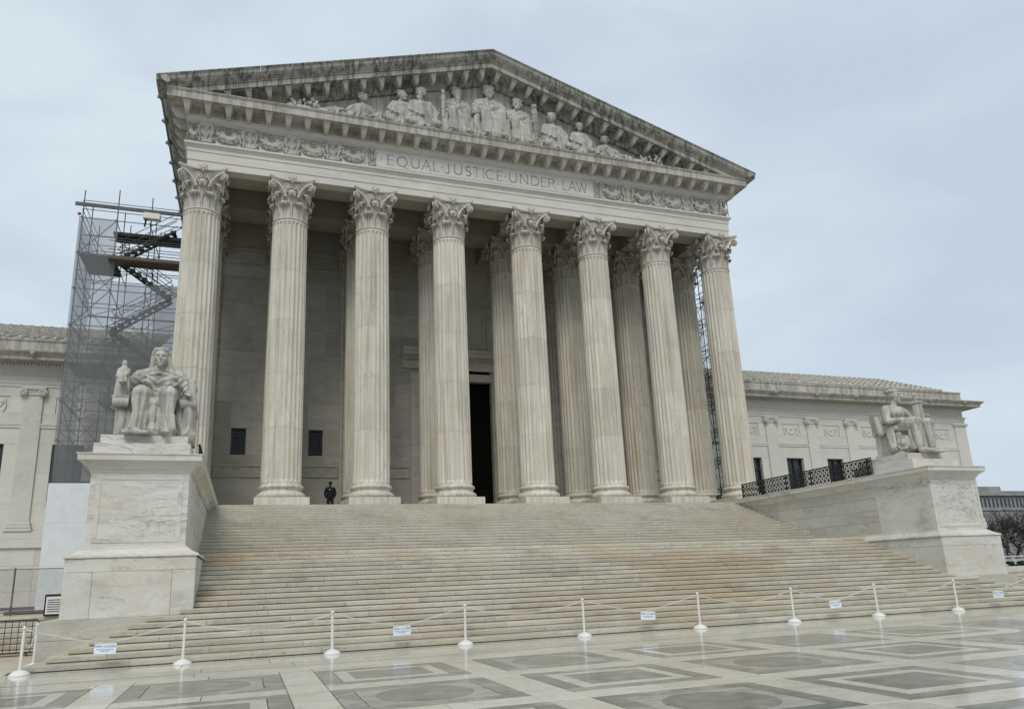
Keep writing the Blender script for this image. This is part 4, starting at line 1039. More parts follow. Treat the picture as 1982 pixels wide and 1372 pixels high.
# pediment figures (parts of the courthouse)
def fig_simple(kind_, H, turn=0.0, beard=False, hood=False, lean=0.0):
    pr = []
    if kind_ == 'seat':
        a = [((-.6, 0, 2.22), (-.85, -.2, 1.6), (-.6, -.75, 1.5), (.3, -1, 0), 1), ((.6, 0, 2.22), (.85, -.25, 1.62), (.7, -.8, 1.6), (0, -1, .1), -1)]
        pr = seated(hood, a, False, turn, beard, 1.38); h0 = 3.42
    elif kind_ == 'kneel':
        pr = [('cap', (0, .1, .5), (lean*.4, 0, 1.5), .55, .45), ('ell', (lean*.5, -.05, 1.75), (.58, .4, .4)), ('cap', (-.45+lean*.5, 0, 2.0), (.45+lean*.5, 0, 2.0), .18, .18), ('cap', (lean*.5, 0, 2.1), (lean*.6, -.05, 2.4), .15, .14)]
        pr += [('cap', (-.35, 0, .3), (-.3+lean*.4, 0, 1.7), .55, .4), ('cap', (.35, 0, .3), (.3+lean*.4, 0, 1.7), .55, .4), ('cap', (-.7, -.1, .2), (-.55+lean*.3, -.05, 1.5), .3, .25), ('cap', (.6, -.25, .2), (.2+lean*.3, -.3, 1.3), .3, .2)]
        pr += head((lean*.62, -.08, 2.68), 1.3, turn, hood, beard)
        pr += [('cap', (-.5+lean*.5, 0, 1.95), (-.75+lean*.3, -.25, 1.3), .17, .14), ('cap', (-.75+lean*.3, -.25, 1.3), (-.3, -.5, .95), .13, .1)]+hand((-.3, -.5, .95), (1, -.4, -.3), 1.1)
        pr += [('cap', (.5+lean*.5, 0, 1.95), (.8+lean*.3, -.2, 1.35), .17, .14), ('cap', (.8+lean*.3, -.2, 1.35), (.65, -.45, .85), .13, .1)]+hand((.65, -.45, .85), (-.3, -.6, -.6), 1.1)
        pr += [('cap', (-.3, -.1, .6), (-.75, -.5, .35), .34, .26), ('cap', (.3, -.1, .6), (.7, -.55, .4), .34, .26), ('ell', (0, 0, .2), (1.0, .6, .25)), ('cap', (-.7, -.3, .1), (.7, -.3, .1), .2, .2)]; h0 = 3.08
    else:   # reclining
        s_ = lean
        pr = [('cap', (0, 0, .35), (s_*.45, 0, 1.05), .42, .42), ('cap', (s_*.25, 0, 1.25), (s_*.8, 0, 1.2), .17, .17), ('cap', (s_*.5, 0, 1.3), (s_*.5, -.05, 1.6), .15, .14)]
        pr += head((s_*.5, -.08, 1.86), 1.25, turn, hood, beard)
        pr += [('cap', (s_*.9, 0, 1.15), (s_*1.1, -.15, .55), .16, .13), ('cap', (s_*1.1, -.15, .55), (s_*.75, -.45, .25), .12, .1)]+hand((s_*.75, -.45, .25), (-s_, -.2, -.1), 1.1)
        pr += [('cap', (s_*.15, -.1, 1.15), (-s_*.25, -.35, .75), .16, .13), ('cap', (-s_*.25, -.35, .75), (-s_*.5, -.45, .45), .12, .1)]+hand((-s_*.5, -.45, .45), (-s_, -.2, -.2), 1.1)
        pr += [('cap', (0, 0, .35), (-s_*1.1, -.1, .55), .34, .25), ('cap', (-s_*1.1, -.1, .55), (-s_*1.9, -.1, .2), .22, .15), ('cap', (-s_*.1, .1, .3), (-s_*1.4, .15, .25), .3, .24), ('cap', (-s_*1.4, .15, .25), (-s_*2.3, .1, .15), .2, .13), ('cap', (-s_*2.3, .1, .12), (-s_*2.55, .0, .1), .12, .09), ('cap', (s_*.3, 0, .15), (s_*1.0, 0, .12), .25, .2), ('cap', (s_*.3, .1, .2), (s_*.7, .1, 1.0), .4, .35), ('cap', (-s_*.2, -.1, .25), (-s_*1.2, -.1, .3), .38, .3)]; h0 = 2.26
    return pr, h0
ped = [('recl', -8.24, 29.31, .4, False, 1, ''), ('kneel', -5.65, 29.92, .9, False, .3, ''), ('kneel', -4.15, 30.34, -.5, True, -.25, ''), ('seat', -2.02, 31.08, .35, True, 0, ''), ('seat', .08, 31.62, 0, False, 0, ''),
       ('seat', 1.95, 31.05, -.4, False, 0, ''), ('kneel', 4.32, 30.20, -.5, False, -.3, ''), ('kneel', 6.05, 29.85, -.3, False, 0, ''), ('recl', 8.28, 29.19, -.3, False, -1, '')]
for kd, x, zt, turn, beard, lean, _ in ped:
    pr, h0 = fig_simple(kd, 1, turn, beard, False, lean)
    me = sculpt('pediment_figure', pr, .042, 'm_relief', robe_fold(.075, 1.5 if kd == 'seat' else 1.9, 22), 1)
    s_ = (zt-27.44)/h0
    place('pediment_figure', me, tym, (x, Y0-.32 if kd != 'seat' else Y0-.08, 27.44), (s_*{'seat': 1.0, 'kneel': 1.16, 'recl': 1.25}[kd], s_*.55 if kd == 'seat' else s_*.8, s_))
# low draped forms filling the gaps between the figures
for x, w_, h_ in ((-6.9, .9, .75), (-3.05, .7, 1.3), (-1.0, .55, 1.5), (1.05, .55, 1.5), (3.5, .6, 1.1), (5.2, .6, .9), (7.1, .8, .7), (9.6, .7, .45), (-9.9, .7, .4)):
    pr = [('cap', (-w_*.5, 0, .1), (w_*.2, 0, h_*.9), .34, .26), ('cap', (w_*.5, -.05, .1), (-w_*.1, 0, h_*.75), .32, .24), ('cap', (-w_*.9, 0, .12), (w_*.9, 0, .12), .22, .22)]
    place('drapery_relief', sculpt('drapery_relief', pr, .045, 'm_relief', robe_fold(.07, 3, 20), 1), tym, (x, Y0-.15, 27.44), (1, .7, 1))
# upright bundle, sword hilt and fern clumps between the figures
bd = MB()
for k in range(8): a = R(45*k); bd.tube([(.12*math.cos(a), .12*math.sin(a), 0), (.12*math.cos(a), .12*math.sin(a), 2.7)], .07, 6)
for z in (.5, 1.1, 1.7, 2.3): bd.lathe([(.20, z), (.21, z+.05), (.20, z+.1)], 12)
bd.ball((0, 0, 2.9), .2, 2)
place('rod_bundle', bd.mesh('rod_bundle', 'm_relief'), tym, (2.93, Y0-.45, 27.44)); place('rod_bundle', bd.mesh('rod_bundle', 'm_relief'), tym, (-2.95, Y0-.4, 27.44), (.8, .8, .98))
for x, s_ in ((-11.0, 1), (11.0, 1)):
    fm = MB(); random.seed(5)
    for k in range(46): fm.ball((random.uniform(-.6, .6), random.uniform(-.2, .15), abs(random.gauss(.25, .28))*(1 if True else 0)), random.uniform(.05, .12), 1)
    [fm.ball((q*(1 if x < 0 else -1), 0, .12), .2, 1) for q in (-.6, -.4, -.2, 0, .2, .4, .6, .75, .9)]; kind(place('foliage_relief', fm.mesh('foliage_relief', 'm_relief'), tym, (x, Y0-.35, 27.44), (1.3, 1.2, 1.5)), 'stuff')

# ================================================================ IRON RAILINGS
def lattice_mesh(a=.42):
    mb = MB(); h = a/2
    def bar(p, q, r_=.0125): mb.tube([(0, p[0], p[1]), (0, q[0], q[1])], r_, 4, smooth=False)
    bar((-h, -h), (h, h)); bar((-h, h), (h, -h)); bar((0, -h), (0, h)); bar((-h, 0), (h, 0), .014)
    pts = [(0, .062*math.cos(R(45*k)), .062*math.sin(R(45*k))) for k in range(8)]; mb.tube(pts, .013, 4, closed=True)
    mb.ball((0, 0, 0), .03, 1)
    for s_ in (-1, 1): mb.tube([(0, s_*h, -h), (0, s_*h, h)], .012, 4, smooth=False)
    return mb.mesh('lattice_panel', 'iron')
me_lat = lattice_mesh(.27)
def railing(x, y0, n, z0, label, grp=None):
    root = empty('iron_railing', (x, y0, z0), label, 'railing', grp)
    y1 = y0-n*.27
    for z, r_ in ((z0+.02, .024), (z0+.30, .016), (z0+.57, .016), (z0+.85, .036)): MB().bbox(x-r_, x+r_, y1, y0, z-r_*.7, z+r_*.7, .004).build('rail', 'iron', root)
    for k in range(n):
        for zz in (.162, .435, .708): place('lattice_panel', me_lat, root, (x, y0-.135-k*.27, z0+zz))
    for k in range(0, n+1, 7): MB().bbox(x-.03, x+.03, y0-k*.27-.03, y0-k*.27+.03, z0, z0+.87, .005).build('post', 'iron', root)
    return root
railing(14.73, -.55, 36, Z_CT+.004, 'black lattice iron railing on the wall leading up to the bare-chested statue')
railing(-14.73, -.55, 36, Z_CT+.004, 'black lattice iron railing on the wall behind the hooded statue')
railing(16.14, YI-1.33, 5, ZP, 'short black iron railing between the end column and the one behind it, bare-chested statue side')

# ================================================================ SCAFFOLDS
def scaffold(x0, x1, y0, y1, z0, z1, mirror, label, hoard=True):
    root = empty('scaffold_tower', ((x0+x1)/2, (y0+y1)/2, z0), label, 'scaffold')
    nx, ny = 4, 3
    gx = [x0+(x1-x0)*i/(nx-1) for i in range(nx)]; gy = [y0+(y1-y0)*i/(ny-1) for i in range(ny)]
    for i, x in enumerate(gx):
        for j, y in enumerate(gy):
            mb = MB().tube([(x, y, z0), (x, y, z1+(.25 if (i+j) % 2 else 0))], .028, 6)
            for q in range(int((z1-z0)/2)): mb.lathe([(.045, z0+2*q+1.9), (.045, z0+2*q+2.02)], 6, (x, y), caps=False)
            mb.build('standard', 'tube', root)
    lv = [z0+2.0*k for k in range(1, int((z1-z0)/2)+1)]
    for z in lv:
        for y in gy: MB().tube([(x0-.15, y-.04, z), (x1+.15, y-.04, z)], .024, 5).build('ledger', 'tube', root)
        for x in gx: MB().tube([(x-.04, y0-.15, z+.05), (x-.04, y1+.15, z+.05)], .024, 5).build('transom', 'tube', root)
        for q in (.5, 1.0):
            MB().tube([(x0, y0-.05, z+q), (x1, y0-.05, z+q)], .02, 5).build('guard_rail', 'tube', root)
            MB().tube([((x0 if mirror < 0 else x1)-.05, y0, z+q), ((x0 if mirror < 0 else x1)-.05, y1, z+q)], .02, 5).build('guard_rail', 'tube', root)
    zz = [z0]+lv
    xo = x0 if mirror < 0 else x1
    for k, (a, b) in enumerate(zip(zz, zz[1:])):
        f = (gx[0], gx[1]) if k % 2 else (gx[1], gx[0])
        MB().tube([(f[0], y0-.07, a), (f[1], y0-.07, b)], .022, 5).build('brace', 'tube', root)
        f = (gx[1], gx[3]) if k % 2 else (gx[3], gx[1])
        MB().tube([(f[0], y0-.09, a), (f[1], y0-.09, b)], .022, 5).build('brace', 'tube', root)
        f = (gy[0], gy[2]) if k % 2 else (gy[2], gy[0])
        MB().tube([(xo-.07*mirror*-1, f[0], a), (xo-.07*mirror*-1, f[1], b)], .022, 5).build('brace', 'tube', root)
        # stair flight in the two right-hand bays
        xa, xb = (gx[1]+.1, gx[3]-.4) if k % 2 else (gx[3]-.4, gx[1]+.1)
        ys_ = gy[0]+.25, gy[0]+.85
        n_ = 9; mb = MB()
        for q in range(n_):
            t_ = (q+.5)/n_; xx = xa+(xb-xa)*t_; mb.box(xx-.14, xx+.14, ys_[0], ys_[1], a+(b-a)*t_-.02, a+(b-a)*t_+.02)
            mb.box(xx-.10, xx+.14, ys_[0]-.03, ys_[0], a+(b-a)*t_-.16, a+(b-a)*t_+.02)
        for yy in ys_:
            mb.tube([(xa, yy, a-.10), (xb, yy, b-.10)], .07, 4, smooth=False)
            for hgt in (.5, .95): mb.tube([(xa, yy, a+hgt), (xb, yy, b+hgt)], .02, 5)
        if k > 0 and mirror < 0: mb.build('stair_flight', 'deck', root)
        if mirror < 0 and k in (2, 5, 8): MB().box(gx[0], gx[1], y0+.02, y1-1.4, b-.06, b-.01).build('platform', 'deck', root)
        if k > 2: MB().tube([(gx[0], y1-.02, a), (gx[3], y1-.02, b)], .02, 5).build('brace', 'tube', root); MB().tube([(gx[2]+.1, y0, a), (gx[2]+.1, y1, b)], .02, 5).build('brace', 'tube', root)
        MB().tube([(gx[0], gy[1], a), (gx[1], gy[1], b)] if k % 2 == 0 else [(gx[1], gy[1], a), (gx[0], gy[1], b)], .02, 5).build('brace', 'tube', root)
    zt = z1-1.9
    for z, ya in (((z1-4.0, y0-.55), (z1-2.2, y0+.4)) if mirror < 0 else ((z1-3.2, y0-.3),)):
        for q in range(4): MB().bbox(gx[1]-.2 if mirror < 0 else gx[0], gx[3]+.1, ya+q*.26, ya+q*.26+.25, z, z+.05, .006).build('plank', 'plank' if z < z1-3 else 'deck', root)
        MB().bbox(gx[1]-.2 if mirror < 0 else gx[0], gx[3]+.1, ya-.04, ya-.01, z-.02, z+.16, .006).build('toe_board', 'plank' if z < z1-3 else 'deck', root)
    for q in (.5, 1.0): MB().tube([(gx[1]-.2, y0-.58, z1-4.0+q), (gx[3]+.1, y0-.58, z1-4.0+q)], .022, 5).build('guard_rail', 'tube', root)
    MB().bbox(x0-.35, x1+.3, y0-.30, y0-.22, z1-1.05, z1-.85, .01).build('hoist_beam', 'tube', root)
    hb = MB().bbox(gx[2]-.35, gx[2]+.5, y0-.55, y0-.2, z1-1.5, z1-1.15, .03).build('hoist', 'white_plastic', root)
    MB().tube([(gx[2]-.2, y0-.4, z1-1.5), (gx[2]-.25, y0-.4, z1-1.95)], .05, 6).build('hook', 'iron', hb)
    MB().ball((x0-.1, y0-.32, z1-1.55), .10, 1, (1, .6, 1)).build('red_bag', 'red', root)
    # netting on the front and outer side, with a slight billow
    def net(p0, p1, za, zb, nrm):
        nu, nv = 8, 24; vs = []
        for i in range(nu+1):
            for j in range(nv+1):
                u, v = i/nu, j/nv; b = .05*math.sin(u*math.pi*3)*math.sin(v*math.pi*7)
                vs.append((p0[0]+(p1[0]-p0[0])*u+nrm[0]*b, p0[1]+(p1[1]-p0[1])*u+nrm[1]*b, za+(zb-za)*v))
        return MB().add(vs, [(i*(nv+1)+j, (i+1)*(nv+1)+j, (i+1)*(nv+1)+j+1, i*(nv+1)+j+1) for i in range(nu) for j in range(nv)], True).build('netting', 'netting', root)
    zh = 6.98 if hoard else z0
    net((x0-.05, y0-.14), (gx[1]+.1, y0-.14), zh, zt+.3, (0, 1)); net((gx[1]+.1, y0-.13), (x1, y0-.13), zh, z1-5.2, (0, 1)); net((xo+.14*mirror, y0-.1), (xo+.14*mirror, y1), zh, zt+.3, (1, 0)); net((gx[2], y1+.12), (x1, y1+.12), 15.3, zt-1.5, (0, 1))
    if hoard:
        for i in range(3):
            a, b = gx[i]-(.12 if i == 0 else 0), gx[i+1]+(.12 if i == 2 else 0)
            for za, zb in ((z0, z0+2.0), (z0+2.005, z0+4.0), (z0+4.005, zh)): MB().bbox(a+.003, b-.003, y0-.24, y0-.2, za, zb, .004).build('hoarding_panel', 'hoarding', root)
        for i in range(2):
            for za, zb in ((z0, z0+2.0), (z0+2.005, z0+4.0), (z0+4.005, zh)): MB().bbox(x0-.16, x0-.12, gy[i]-.2+.003, gy[i+1]-.2-.003, za, zb, .004).build('hoarding_panel', 'hoarding', root)
    return root
scaffold(-22.0, -17.05, 3.2, 7.4, 1.085, 22.7, -1, 'tall scaffold tower wrapped in grey netting with white boards at its foot')
scaffold(17.35, 19.0, 4.4, 7.4, 1.085, 23.6, 1, 'scaffold tower glimpsed between the end columns on the far side of the portico', False)

# ================================================================ LEFT YARD: steps, fence, barrier, pallet, notice
for sx, lb in ((-1, 'low flight of tan stone steps behind the crowd barrier'), (1, 'low flight of tan stone steps beyond the bare-chested statue')):
    ss = empty('side_steps', (sx*24, -9, 0), lb, 'steps')
    for k in range(7):
        for q in range(6):
            a = 18.35+q*2.6+(k % 2)*.8-(.8 if q == 0 and k % 2 else 0); b = 18.35+(q+1)*2.6+(k % 2)*.8
            MB().prism_x(step_profile(-9.92+k*.36, k*RISE, .5), min(sx*a, sx*b)+.004, max(sx*a, sx*b)-.004).build('step_stone', 'm_step', ss)
fen = empty('chain_link_fence', (-23, -5.0, 1.085), 'grey chain-link fence with pipe posts standing in front of the white hoarding', 'fence')
fx = [-18.6, -21.1, -23.6, -26.2, -28.8]
for x in fx: MB().tube([(x, -5.0, 1.085), (x, -5.0, 2.80)], .03, 8).build('post', 'fencewire', fen)
for z in (2.74, 1.20): MB().tube([(fx[0], -5.0, z), (fx[-1], -5.0, z)], .02, 6).build('rail', 'fencewire', fen)
wr = MB(); x = fx[-1]
L = fx[0]-fx[-1]
n_ = int((L+1.5)/.085)
for k in range(n_):
    u = k*.085
    for sg in (1, -1):
        a = u if sg > 0 else u-1.5
        p0, p1 = (a-1.5 if sg > 0 else a, 0), (a if sg > 0 else a+1.5, 1.5)
        # clip to panel
        t0, t1 = max(0, (0-p0[0])/1.5), min(1, (L-p0[0])/1.5)
        if t1-t0 < .02: continue
        za, zb = (t0*1.5, t1*1.5) if sg > 0 else (1.5-t0*1.5, 1.5-t1*1.5)
        wr.tube([(x+p0[0]+1.5*t0, -5.0, 1.215+za), (x+p0[0]+1.5*t1, -5.0, 1.215+zb)], .0045, 3, smooth=False, caps=False)
kind(wr.build('wire_mesh', 'fencewire', fen), 'stuff')
MB().bbox(-22.0, -21.75, -5.03, -5.01, 1.9, 2.15, .003).build('notice', 'lead', fen)
bar_ = empty('crowd_barrier', (-20.4, -10.35, 0), 'dark metal crowd barrier standing across the tan side steps', 'barrier')
bx0, bx1 = -21.45, -18.95
MB().tube([(bx0, -10.35, .12), (bx0, -10.35, 1.0), (bx0+.08, -10.35, 1.06), (bx1-.08, -10.35, 1.06), (bx1, -10.35, 1.0), (bx1, -10.35, .12), (bx0, -10.35, .12)], .024, 8).build('frame', 'iron', bar_)
for k in range(1, 14): MB().tube([(bx0+(bx1-bx0)*k/14, -10.35, .12), (bx0+(bx1-bx0)*k/14, -10.35, 1.06)], .010, 6).build('upright', 'iron', bar_)
for x in (bx0+.3, bx1-.3): MB().tube([(x, -10.65, 0.02), (x, -10.35, .12), (x, -10.05, .02)], .02, 6).build('foot', 'iron', bar_)
pal = empty('wooden_pallet', (-21, -3.0, 1.085), 'brown wooden pallet lying behind the chain-link fence', 'pallet')
for k in range(7): MB().bbox(-21.7, -20.35, -3.5+k*.15, -3.38+k*.15, 1.200, 1.220, .003).build('deck_board', 'wood', pal)
for y in (-3.45, -3.0, -2.6): MB().bbox(-21.7, -20.35, y-.04, y+.04, 1.105, 1.198, .004).build('stringer', 'wood', pal)
for y in (-3.45, -2.6): MB().bbox(-21.7, -20.35, y-.05, y+.05, 1.085, 1.103, .003).build('bottom_board', 'wood', pal)
nb = empty('notice_board', (-19.1, -7.8, 1.085), 'small white notice sheet in a black A-frame beside the pedestal of the hooded statue', 'sign')
a = MB().bbox(-19.42, -18.80, -7.86, -7.82, 1.085, 1.80, .01); a = a.build('board', 'iron', nb)
MB().bbox(-19.37, -18.85, -7.868, -7.86, 1.15, 1.72, .002).build('sheet', 'white_plastic', nb)
for k in range(6): MB().box(-19.32, -18.90, -7.872, -7.869, 1.22+k*.075, 1.25+k*.075).build('print_line', 'ink', nb)
MB().tube([(-19.36, -7.8, 1.7), (-19.36, -7.4, 1.095)], .02, 5).build('strut', 'iron', nb); MB().tube([(-18.86, -7.8, 1.7), (-18.86, -7.4, 1.095)], .02, 5).build('strut', 'iron', nb)

# ================================================================ STANCHIONS, CHAINS, SIGNS
YS = YF-.27
SX = [-17.88, -14.42, -10.82, -7.2, -3.58, .36, 3.92, 7.43, 11.05, 14.75]
st = empty('stanchion', (SX[0], YS, 0), 'white plastic stanchion at the corner of the chain row, by the crowd barrier', 'stanchion', 'stanchions along the foot of the stairs')
MB().lathe([(.215, 0.0), (.22, .018), (.205, .04), (.15, .085), (.08, .115), (.045, .125)], 28, (SX[0], YS)).build('base', 'white_plastic', st)
MB().lathe([(.036, .12), (.034, .5), (.031, 1.0), (.031, 1.02)], 14, (SX[0], YS)).build('post', 'white_plastic', st)
MB().lathe([(.031, 1.02), (.042, 1.025), (.044, 1.045), (.036, 1.065), (.020, 1.085), (.004, 1.093)], 14, (SX[0], YS)).build('cap', 'white_plastic', st)
MB().tube([(SX[0]-.055, YS-.01, 1.0), (SX[0], YS-.045, 1.005), (SX[0]+.055, YS-.01, 1.0)], .008, 5).build('hook', 'white_plastic', st)
ORD = ['corner', 'second', 'third', 'fourth', 'fifth', 'sixth', 'seventh', 'eighth', 'ninth', 'tenth']
for k, x in enumerate(SX[1:], 1):
    q_ = copy_tree(st, (x, YS, 0), label='white plastic stanchion, %s post of the chain row from the scaffold side' % ORD[k])
    q_.rotation_euler = (random.uniform(-.012, .012), random.uniform(-.016, .016), 0)
lean = copy_tree(st, (-18.03, -14.70, 0), label='white stanchion post standing beside the foundation block, off the main row')
del lean['group']
def link_mesh(p, d, up_, mb, s=.030):
    d = Vector(d).normalized(); u = Vector(up_); u = (u-d*u.dot(d)).normalized()
    pts = []
    for k in range(10):
        a = 2*math.pi*k/10; pts.append(Vector(p)+d*math.cos(a)*s*1.05+u*math.sin(a)*s*.62)
    mb.tube(pts, .006, 4, closed=True)
def chain(xa, xb, ya, yb, sag, v, label, grp='white chains between the stanchions'):
    pts = []; n_ = 200
    for k in range(n_+1):
        u = k/n_; q = 4*u*(1-u)
        q = (1-abs(2*u-1)**(1.25 if v else 2))
        pts.append(Vector((xa+(xb-xa)*u, ya+(yb-ya)*u, 1.0-sag*q)))
    mb = MB(); dist = 0; nxt = .03; i = 0
    for a, b in zip(pts, pts[1:]):
        L_ = (b-a).length
        while dist+L_ >= nxt:
            t_ = (nxt-dist)/L_; link_mesh(a.lerp(b, t_), b-a, (0, 0, 1) if i % 2 else (0, 1, .2), mb); i += 1; nxt += .047
        dist += L_
    o = mb.build('plastic_chain', 'white_plastic'); tag(o, label, 'chain', grp); return o
def text_mesh(txt, size):
    cu = bpy.data.curves.new('t', 'FONT'); cu.body = txt; cu.size = size; cu.align_x = 'CENTER'; cu.align_y = 'CENTER'; cu.extrude = .0006
    o = bpy.data.objects.new('t', cu); C.objects.link(o); dg = bpy.context.evaluated_depsgraph_get(); dg.update()
    me = bpy.data.meshes.new_from_object(o.evaluated_get(dg)); bpy.data.objects.remove(o); me.materials.clear(); me.materials.append(MAT['ink']); return me
me_txt = text_mesh('AREA CLOSED', .072)
signx = {0: -16.15, 2: -8.98, 4: -1.45, 6: 5.66, 8: 13.1}
SP = ['first']+ORD[1:]
for k in range(9):
    hung = k in signx
    chain(SX[k]+.045, SX[k+1]-.045, YS, YS, .40 if hung else .26+.02*(k % 3), hung, 'white plastic chain %s, %s span from the scaffold side' % ('dipping under a sign' if hung else 'in a shallow curve without a sign', SP[k]), 'chains along the foot of the stairs')
chain(SX[0]-.01, -18.02, YS+.05, -14.75, .45, False, 'short white chain running back from the corner stanchion to the post beside the block', None)
for k, x in signx.items():
    s_ = empty('area_closed_sign', (x, YS-.02, .36), 'small pale sign reading AREA CLOSED hung on the %s chain from the scaffold side' % SP[k], 'sign', 'signs hung on the chain')
    s_.rotation_euler = ((k % 3-1)*.05, (.035, -.02, .05, -.045, .015)[k//2], (k % 4-1.5)*.04)
    b_ = MB().bbox(x-.24, x+.24, YS-.026, YS-.020, .36, .595, .003).build('board', 'sign_board', s_)
    place('lettering', me_txt, s_, (x, YS-.0275, .53), rot=(math.pi/2, 0, 0))
    pl_ = MB(); random.seed(k)
    for row, (z, hw_) in enumerate(((.46, .19), (.425, .10))):
        xx = -hw_
        while xx < hw_: wl = random.uniform(.02, .05); pl_.box(x+xx, x+min(xx+wl, hw_), YS-.0275, YS-.0262, z-.007, z+.007); xx += wl+.012
    pl_.build('print_line', 'ink', s_)
    for e in (-.19, .19): MB().tube([(x+e, YS-.023, .58), (x+e*.97, YS-.012, .605), (x+e*.95, YS, .63)], .006, 4).build('hook', 'white_plastic', s_)

# ================================================================ PERSON
px_, py_ = -8.68, 5.0
per = empty('person', (px_, py_, ZP), 'person in black uniform jacket, trousers and cap standing between two columns, hands joined behind', 'person')
def person_prims(infl=0.0):
    pr = head((0, 0, 1.66), .42, .0)
    pr += [('cap', (0, .01, 1.50), (0, .0, 1.58), .058, .055), ('ell', (0, .02, 1.30), (.19, .12, .17)), ('ell', (0, .02, 1.08), (.17, .115, .18)), ('cap', (-.17, .02, 1.43), (.17, .02, 1.43), .065, .065), ('ell', (0, .02, .94), (.175, .12, .13))]
    for s_ in (-1, 1):
        pr += [('cap', (s_*.20, .02, 1.42), (s_*.285, .06, 1.13), .062, .050), ('cap', (s_*.285, .06, 1.13), (s_*.21, .06, .90), .048, .036)]+hand((s_*.20, .04, .89), (-s_*.5, -.5, -.5), .55, .6, s_)
        pr += [('cap', (s_*.095, .02, .92), (s_*.105, .0, .50), .088, .064), ('cap', (s_*.105, .0, .50), (s_*.11, .02, .10), .060, .042), ('cap', (s_*.11, .0, .045), (s_*.12, -.15, .035), .045, .038)]
    return pr
place('body', sculpt('body', person_prims(), .012, 'skin', None, 1), per, (px_, py_, ZP))
jk = [('ell', (0, .02, 1.30), (.225, .155, .2)), ('ell', (0, .02, 1.08), (.205, .15, .22)), ('cap', (-.18, .02, 1.42), (.18, .02, 1.42), .085, .085), ('ell', (0, .02, .95), (.205, .15, .12)), ('cap', (0, .01, 1.46), (0, .01, 1.53), .085, .07)]
for s_ in (-1, 1): jk += [('cap', (s_*.20, .02, 1.41), (s_*.29, .06, 1.13), .085, .070), ('cap', (s_*.29, .06, 1.13), (s_*.215, .06, .91), .068, .055)]
place('jacket', sculpt('jacket', jk, .014, 'cloth', lambda v, n_: .006*math.sin(v.z*40+v.x*15), 1), per, (px_, py_, ZP))
tr = [('ell', (0, .02, .93), (.195, .135, .13))]
for s_ in (-1, 1): tr += [('cap', (s_*.095, .02, .90), (s_*.11, .0, .50), .105, .082), ('cap', (s_*.11, .0, .50), (s_*.115, .02, .10), .080, .068)]
place('trousers', sculpt('trousers', tr, .014, 'cloth', None, 1), per, (px_, py_, ZP))
place('boots', sculpt('boots', [('cap', (s_*.115, .02, .05), (s_*.125, -.16, .045), .062, .052) for s_ in (-1, 1)]+[('cap', (s_*.115, .02, .05), (s_*.115, .02, .14), .06, .06) for s_ in (-1, 1)], .012, 'iron', None, 1), per, (px_, py_, ZP))
cpm = MB().lathe([(.098, 1.70), (.102, 1.74), (.095, 1.79), (.06, 1.815), (.0, 1.82)], 16, (0, .01), caps=False); cpm.prism_x([(-.08, 1.715), (-.19, 1.70), (-.19, 1.692), (-.08, 1.70)], -.075, .075)
place('cap', cpm.mesh('cap', 'cloth'), per, (px_, py_, ZP))
place('badge', MB().bbox(-.085, -.03, -.155, -.14, 1.31, 1.36, .004).mesh('badge', 'white_plastic'), per, (px_, py_, ZP))
place('name_patch', MB().bbox(.05, .10, -.150, -.135, 1.31, 1.345, .004).mesh('name_patch', 'lead'), per, (px_, py_, ZP))

# ================================================================ FAR RIGHT: parapet, hedge, trees, office block
hg = MB(); random.seed(2)
for k in range(900):
    hg.ball((random.uniform(46, 64), random.uniform(10.2, 11.6), random.uniform(.4, 1.38)), random.uniform(.10, .2), 1, (1, 1, .8))
h_ = hg.build('hedge', 'hedge'); tag(h_, 'clipped dark green hedge beyond the corner of the wing', 'hedge')
lw = empty('low_wall', (55, 9.3, 0), 'low pale stone wall in front of the dark hedge', 'wall')
for k in range(10): MB().bbox(45+k*2+.003, 47+k*2-.003, 9.0, 9.6, 0, .66, .02).build('wall_stone', 'm_wing', lw); MB().bbox(45+k*2+.003, 47+k*2-.003, 8.93, 9.67, .664, .82, .03).build('coping', 'm_wing', lw)
pw = empty('parapet_wall', (58, 14, 0), 'long white stone parapet with posts behind the hedge', 'wall')
for k in range(12): MB().bbox(46+k*2.2+.15, 46+(k+1)*2.2-.15, 13.9, 14.2, 0, 1.70, .02).build('panel', 'm_wing', pw); MB().bbox(46+k*2.2-.16, 46+k*2.2+.16, 13.8, 14.3, 0, 1.78, .02).build('post', 'm_wing', pw)
MB().bbox(45.8, 72.5, 13.75, 14.35, 1.784, 1.92, .03).build('coping', 'm_wing', pw)
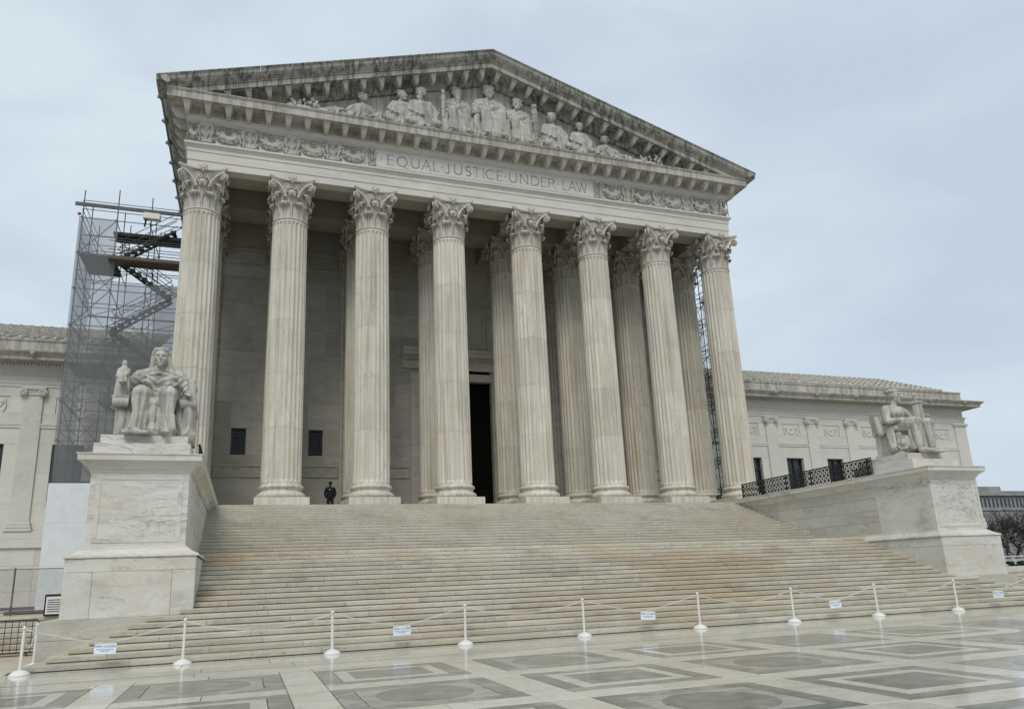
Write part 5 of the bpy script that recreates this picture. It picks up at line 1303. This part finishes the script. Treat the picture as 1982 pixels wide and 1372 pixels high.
def bare_tree(seed, H):
    random.seed(seed); tk = MB(); br = MB()
    def grow(p, d, L_, r_, lev, mb):
        pts = [p]; rs = [r_]; q = Vector(p); dd = Vector(d)
        n_ = 4 if lev < 3 else 3
        for i in range(n_):
            dd = (dd+Vector((random.gauss(0, .13), random.gauss(0, .13), random.gauss(.04, .10)))).normalized(); q = q+dd*L_/n_; pts.append(q.copy()); rs.append(r_*(1-.5*(i+1)/n_))
        mb.tube(pts, rs, 6 if lev < 2 else 3, caps=False)
        if lev >= 5: return
        for k in range(4 if lev < 3 else 3):
            i = random.randint(2, n_) if lev else n_; a = random.uniform(0, 6.28); sp = random.uniform(.45, .85)
            o_ = dd.orthogonal(); o_.rotate(Matrix.Rotation(a, 3, dd)); nd = (dd*math.cos(sp)+o_*math.sin(sp)).normalized()
            grow(pts[i], nd, L_*random.uniform(.66, .84), max(rs[i]*.74, .022), lev+1, br)
    for k in range(3):
        a = R(120*k+random.uniform(0, 60)); grow(Vector((.12*math.cos(a), .12*math.sin(a), 0)), Vector((.42*math.cos(a), .42*math.sin(a), 1)).normalized(), H*.34, .17, 0, tk)
    return tk.mesh('trunk', 'bark'), br.mesh('crown', 'bark')
T = [bare_tree(21, 8), bare_tree(34, 8)]
tl_ = [(90.0, 40.0, 0, 1.15, 0, 'bare multi-stemmed tree with wide dark twigs in front of the grey office block'), (98.0, 41.0, 1, 1.25, 1.2, 'bare dark tree rising behind the white parapet next to the widest tree'), (110, 45, 0, 1.1, 2.2, 'bare tree farther along the parapet, in front of the office windows'), (92, 56, 1, .9, .4, 'smaller bare tree set back beside the office block wall'), (121, 48, 1, 1.1, 3.2, 'bare tree at the far end of the row in front of the office block')]
for x, y, ti, s_, rz, lb in tl_:
    t_ = empty('bare_tree', (x, y, -.06), lb, 'tree', 'bare trees along the far street')
    for nm, me in zip(('trunk', 'crown'), T[ti]): place(nm, me, t_, (x, y, -.06), (s_, s_, s_), (0, 0, rz))
ob = empty('office_block', (170, 110, 0), 'grey stone office block with a row of tall narrow windows behind the bare trees', 'building')
for x0, x1, y0, y1, z0, z1 in ((125, 240, 100, 140, -.06, 17.2), (124.4, 240.6, 99.4, 140.6, 17.2, 17.7), (124.8, 240.2, 99.8, 140.2, 17.7, 18.5), (135, 173.5, 102, 138, 18.5, 19.9)):
    MB().bbox(x0, x1, y0, y1, z0, z1, .05).build('wall', 'farstone', ob)
MB().bbox(124.8, 240.2, 99.75, 100.0, 13.5, 13.9, .04).build('string_course', 'farstone', ob)
me_ow = MB().box(-.32, .32, -.05, .1, 0, 2.2).mesh('window', 'glass'); me_ow2 = MB().box(-.6, .6, -.05, .1, 0, 2.2).mesh('window', 'glass')
for k in range(78):
    place('window', me_ow, ob, (128+k*1.4, 100, 14.4))
for k in range(24):
    for z in (3.0, 8.0): place('window', me_ow2, ob, (129+k*4.0, 100, z))
